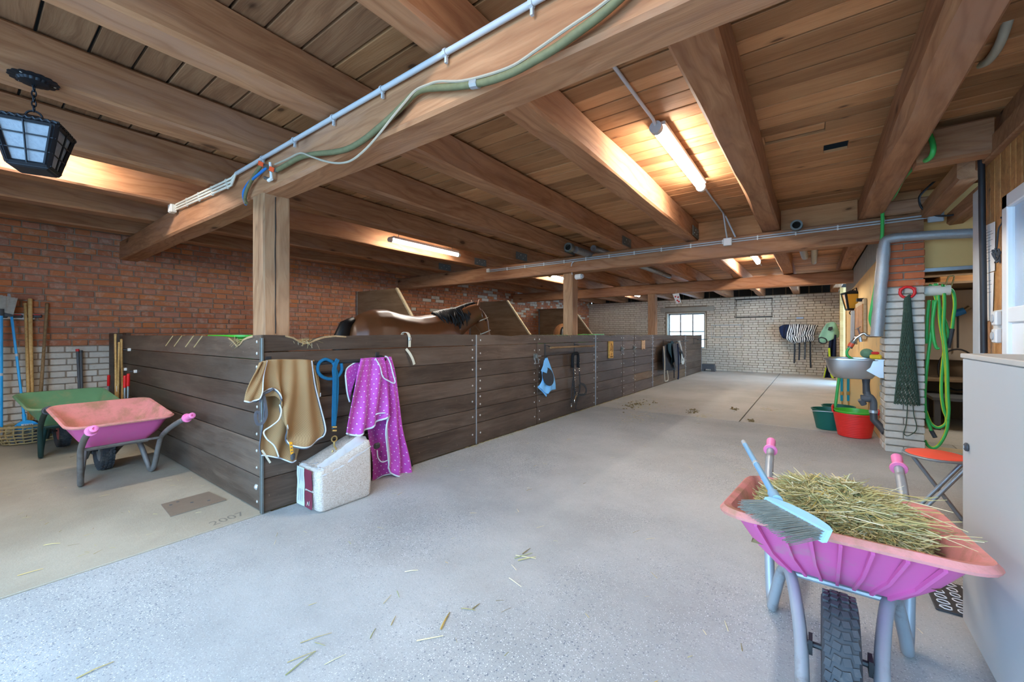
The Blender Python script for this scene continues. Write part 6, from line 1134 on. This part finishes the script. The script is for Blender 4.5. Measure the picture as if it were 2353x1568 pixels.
mt = thing('door_mat', 'black and white patterned mat on the floor behind the cabinet', 'mat', (.72, 2.85, 0)); MB().span((.46, 2.70, .001), (1.0, 3.02, .010), .003).build('base', 'dark_plastic', mt); mb = MB(); rr = random.Random(8)
for i in range(9):
    for j in range(6): mb.tube([V(.50+i*.06+.02*math.cos(a)+rr.uniform(-.004, .004), 2.73+j*.052+.016*math.sin(a), .011) for a in [2*PI*k/10 for k in range(10)]], .003, 4, True)
q = mb.build('ring_pattern', 'paper', mt); q['kind'] = 'stuff'
# ---------------------------------------------------------------- end wall
def wire(lb, pxs, py, d, mat, r=.008, nm='wire_rack'):
    a, b = at(pxs[0], py[0], y=YE-.02), at(pxs[1], py[1], y=YE-.02); o = thing(nm, lb, 'rack', ((a.x+b.x)/2, YE-d/2, b.z)); xs = (a.x, b.x); zs = (a.z, b.z)
    for y in (YE-.015, YE-d): MB().tube([(xs[0], y, zs[0]), (xs[1], y, zs[0]), (xs[1], y, zs[1]), (xs[0], y, zs[1])], r, 6, True).build('frame', mat, o)
    for x in xs:
        for z in zs: MB().tube([(x, YE-.015, z), (x, YE-d, z)], r, 6).build('strut', mat, o)
    return o
wire('large dark iron frame rack high on the cream brick wall', (1692, 1775), (690, 728), .35, 'steel_black', .012); wire('smaller grey wire rack beside the window', (1640, 1705), (748, 775), .45, 'galv', .012)
ra = at(1797, 748, y=YE-.4); zr = thing('rug_rack', 'black bar rack carrying the zebra rug', 'rack', (at(1835, 748, y=YE).x, YE-.2, ra.z-.1)); MB().tube([(ra.x+.05, YE-.36, ra.z-.03), (at(1880, 748, y=YE).x, YE-.36, ra.z-.03)], .018, 8).build('bar', 'steel_black', zr)
for px in (1815, 1872): x = at(px, 748, y=YE).x; MB().tube([(x, YE, ra.z-.12), (x, YE-.36, ra.z-.03)], .015, 6).build('bracket', 'steel_black', zr)
def ycloth(name, cols, y0, mat, parent, nu=24, nv=18, disp=None):
    cc = [resample([at(px, py, y=y0) for px, py in c], nv) for c in cols]; rows = []
    for j in range(nv): rows.append([p+V(0, -(disp(i/(nu-1), j/(nv-1)) if disp else 0), 0) for i, p in enumerate(resample([c[j] for c in cc], nu))])
    o = MB().grid(rows).build(name, mat, parent, True); m = o.modifiers.new('thickness', 'SOLIDIFY'); m.thickness = .02; return o
zb = thing('zebra_rug', 'zebra-striped horse rug with a navy neck on the end wall rack', 'horse rug', at(1835, 790, y=YE-.3)); fz = lambda u, v: .10*math.sin(PI*v*.8)+.03*math.sin(9*u+4*v)
ycloth('zebra_cover', [[(1812, 746), (1808, 765), (1806, 782)], [(1830, 745), (1830, 768), (1826, 790)], [(1850, 746), (1852, 766), (1852, 778)], [(1878, 747), (1872, 768), (1866, 783)]], YE-.38, 'zebra', zb, disp=fz); ycloth('lower_roll', [[(1806, 768), (1806, 778), (1812, 785)], [(1830, 768), (1832, 782), (1832, 788)], [(1868, 770), (1872, 778), (1868, 784)]], YE-.42, 'zebra', zb, disp=fz); ycloth('neck_cover', [[(1790, 752), (1792, 762), (1800, 778)], [(1800, 747), (1803, 765), (1806, 779)], [(1814, 746), (1812, 762), (1810, 774)]], YE-.37, 'navy', zb, disp=fz)
for px, p2 in ((1826, 835), (1837, 828), (1850, 826), (1862, 846)): MB().tube([at(px, 784, y=YE-.36), at(px, (784+p2)/2, y=YE-.36), at(px+(1 if px > 1855 else -1), p2, y=YE-.36)], .01, up=(0, 1, 0), flat=(.045, .008)).build('girth_strap', 'strap_black' if px != 1850 else 'jacket_grey', zb)
mr = thing('mint_rug', 'mint green hooded fly rug hanging at the end of the aisle', 'horse rug', at(1895, 790, y=YE-.8)); ycloth('cover', [[(1893, 752), (1884, 768), (1880, 780), (1884, 789)], [(1900, 744), (1894, 765), (1892, 780), (1894, 788)], [(1912, 740), (1910, 760), (1905, 775), (1900, 785)], [(1920, 742), (1926, 756), (1929, 768), (1926, 776)]], YE-.7, 'mint', mr, disp=lambda u, v: .12*math.sin(PI*u)+.04*math.sin(8*u+3*v)); MB().tube(spl([at(*q, y=YE-.86) for q in ((1881, 778), (1888, 776), (1898, 780), (1899, 788), (1890, 790), (1882, 786))], 4), .016, 6, True).build('black_edge', 'strap_black', mr); MB().prism([at(*q, y=YE-.86) for q in ((1904, 752), (1913, 751), (1914, 757), (1908, 761), (1902, 759))], (0, -.01, 0)).build('mesh_patch', 'mask_mesh', mr)
pipe('rug_bar', 'thin bar holding the mint rug near the corner', 'bar', [at(1916, 743, y=YE-.65), at(1932, 744, y=YE-.65), V(.62, YE-.65, at(1932, 744, y=YE-.65).z)], .02, 'galv')
nr = thing('navy_rug', 'navy horse rug with neon yellow trim hanging to the floor in the corner', 'horse rug', at(1905, 872, y=YE-.8)); ycloth('cover', [[(1908, 770), (1904, 810), (1897, 850), (1892, 876)], [(1914, 768), (1912, 810), (1906, 850), (1902, 879)], [(1920, 770), (1920, 815), (1919, 850), (1918, 880)]], YE-.75, 'navy', nr, disp=lambda u, v: .06*math.sin(9*u+2*v)); MB().tube(spl([at(*q, y=YE-.86) for q in ((1905, 800), (1907, 830), (1910, 860), (1917, 874))], 4), .02, up=(0, 1, 0), flat=(.05, .01)).build('neon_band', 'neon', nr); MB().tube(spl([at(*q, y=YE-.84) for q in ((1898, 845), (1894, 865), (1892, 876), (1902, 879))], 4), .015, 6).build('neon_edge', 'neon', nr)
# step stool
c = at(1621, 853, z=0); ss = thing('step_stool', 'black plastic step stool against the end of the stalls', 'stool', (-3.0, 15.78, 0)); c = V(-2.98, 15.75, 0)
MB().box(c+V(0, 0, .235), (.40, .26, .03), None, .01).build('top', 'dark_grey', ss)
for y in (-.12, .12): MB().prism([c+V(-.23, y, 0), c+V(-.12, y, 0), c+V(-.10, y, .08), c+V(.10, y, .08), c+V(.12, y, 0), c+V(.23, y, 0), c+V(.19, y, .23), c+V(-.19, y, .23)], (0, .012, 0)).build('side_panel', 'dark_grey', ss)
for x in (-.205, .205): MB().prism([c+V(x*1.08, -.13, 0), c+V(x*1.08, .13, 0), c+V(x*.93, .12, .23), c+V(x*.93, -.12, .23)], (.012, 0, 0)).build('leg_panel', 'dark_grey', ss)
fp = thing('fly_strip', 'hanging spotted paper fly trap by the farthest beam', 'fly trap', at(1555, 695, y=10.5)); pp = [at(*q, y=10.55) for q in ((1545, 676), (1560, 674), (1565, 695), (1555, 699))]; MB().prism(pp, (0, .006, 0)).build('card', 'paper', fp); MB().tube([pp[0].lerp(pp[1], .5), V(pp[0].lerp(pp[1], .5).x, 10.66, 2.42)], .004, 5).build('string', 'rope_pale', fp)
for f, g in ((.3, .3), (.7, .4), (.4, .7), (.6, .85)): q = pp[0].lerp(pp[1], f).lerp(pp[3].lerp(pp[2], f), g); MB().lathe([(.022, 0), (0, .001)], 8, q+V(0, -.001, 0), Matrix.Rotation(PI/2, 3, 'X')).build('red_spot', 'card_red', fp)
pl = at(1838, 731, y=YE-.01); tag(MB().box(pl, (.19, .012, .05), None, .003).build('name_plate', 'sign_blue'), 'small pale blue plate on the end wall above the zebra rug', 'plate')
# ---------------------------------------------------------------- straw on the floor
mb = MB(); rr = random.Random(21)
def fl(px, py, ang, L, w, z=.003): p = at(px, py, z=0); blade(mb, V(p.x, p.y, z), V(math.cos(ang), math.sin(ang), rr.uniform(0, .02)), L, w, rr.uniform(0, .004))
for px, py, a, L, w in ((1012, 1450, 1.4, .09, .005), (1022, 1430, 1.35, .06, .004), (690, 1480, .5, .12, .002), (655, 1555, 1.1, .13, .003), (660, 1525, .6, .10, .002), (745, 1530, .7, .08, .002), (957, 1475, .25, .11, .003), (1170, 1330, -.9, .10, .0025), (880, 1390, 1.3, .07, .002), (912, 1360, -1.1, .06, .002), (930, 1316, .2, .07, .003), (1060, 1400, -.2, .07, .003), (1085, 1402, .9, .05, .003), (898, 1440, 1.5, .06, .0025), (850, 1470, 1.5, .06, .0025), (175, 1562, .9, .10, .003), (1190, 1290, .35, .11, .0035), (1182, 1285, .5, .12, .003), (1185, 1278, -.3, .12, .003), (1200, 1275, .9, .08, .003), (40, 1325, .8, .09, .0025), (100, 1255, .3, .08, .003)): fl(px, py, a+TH, L, w)
for k in range(150):
    p = V(rr.uniform(-3.0, .45), rr.uniform(.7, 7.5)**1.0, .002); th = rr.uniform(0, PI); blade(mb, p, V(math.cos(th), math.sin(th), 0), rr.uniform(.02, .07), rr.uniform(.0008, .002), .001)
for k in range(60): p = V(rr.uniform(-6.8, -3.3), rr.uniform(.2, 1.25), .002); th = rr.uniform(0, PI); blade(mb, p, V(math.cos(th), math.sin(th), 0), rr.uniform(.02, .06), rr.uniform(.0008, .0016), .001)
for k in range(420):
    y = rr.uniform(3.4, 9.5); p = V(XS+abs(rr.gauss(0, .03))+.005, y, .002); th = rr.uniform(0, PI); blade(mb, p, V(math.cos(th)*.4, math.sin(th), .1), rr.uniform(.02, .06), .0015, .003)
for cx_, cy_, s, n in ((-2.55, 7.4, .35, 160), (-2.2, 6.2, .22, 60), (-1.4, 6.9, .12, 30), (-.6, 8.2, .1, 30)):
    for k in range(n): p = V(rr.gauss(cx_, s*.6), rr.gauss(cy_, s), .003); th = rr.uniform(0, PI); blade(mb, p, V(math.cos(th), math.sin(th), .1), rr.uniform(.03, .08), .0018, .003)
lump = MB()
for k in range(150):
    cx_, cy_, s = rr.choice(((-2.62, 7.35, .22), (-2.62, 7.35, .22), (-1.62, 7.3, .10), (-1.1, 7.9, .06), (-.75, 7.0, .05))); p = V(rr.gauss(cx_, s*.5), rr.gauss(cy_, s*1.4), .004); r_ = rr.uniform(.006, .02)
    lump.lathe([(0, -.003), (r_, 0), (r_*.7, r_*.5), (0, r_*.6)], 6, p)
tag(lump.build('dung_crumbs', 'straw_bed'), 'dark crumbs of dung and chaff on the floor before the plaque door', 'dirt', kind='stuff')
tag(mb.build('scattered_straw', 'straw'), 'loose bits of straw scattered over the concrete floor', 'straw', kind='stuff')
mb = MB()
for k in range(260):
    px = rr.choice((rr.gauss(700, 12), rr.gauss(1345, 14), rr.gauss(1480, 60), rr.gauss(1300, 30), rr.gauss(545, 8))); 
    if px > 590: p = at(px, 772, x=XS-.01)
    else: p = at(px, 780, y=1.31)
    p.z = 1.285-(.05 if px < 730 else 0); d = V(rr.uniform(-.3, .8), rr.uniform(-1, 1), rr.uniform(-.9, .3)); blade(mb, p+V(0, 0, rr.uniform(-.01, .01)), d, rr.uniform(.03, .09), .0012, .004)
tag(mb.build('straw_wisps', 'straw'), 'wisps of straw lying on the top edge of the stall walls', 'straw', kind='stuff')
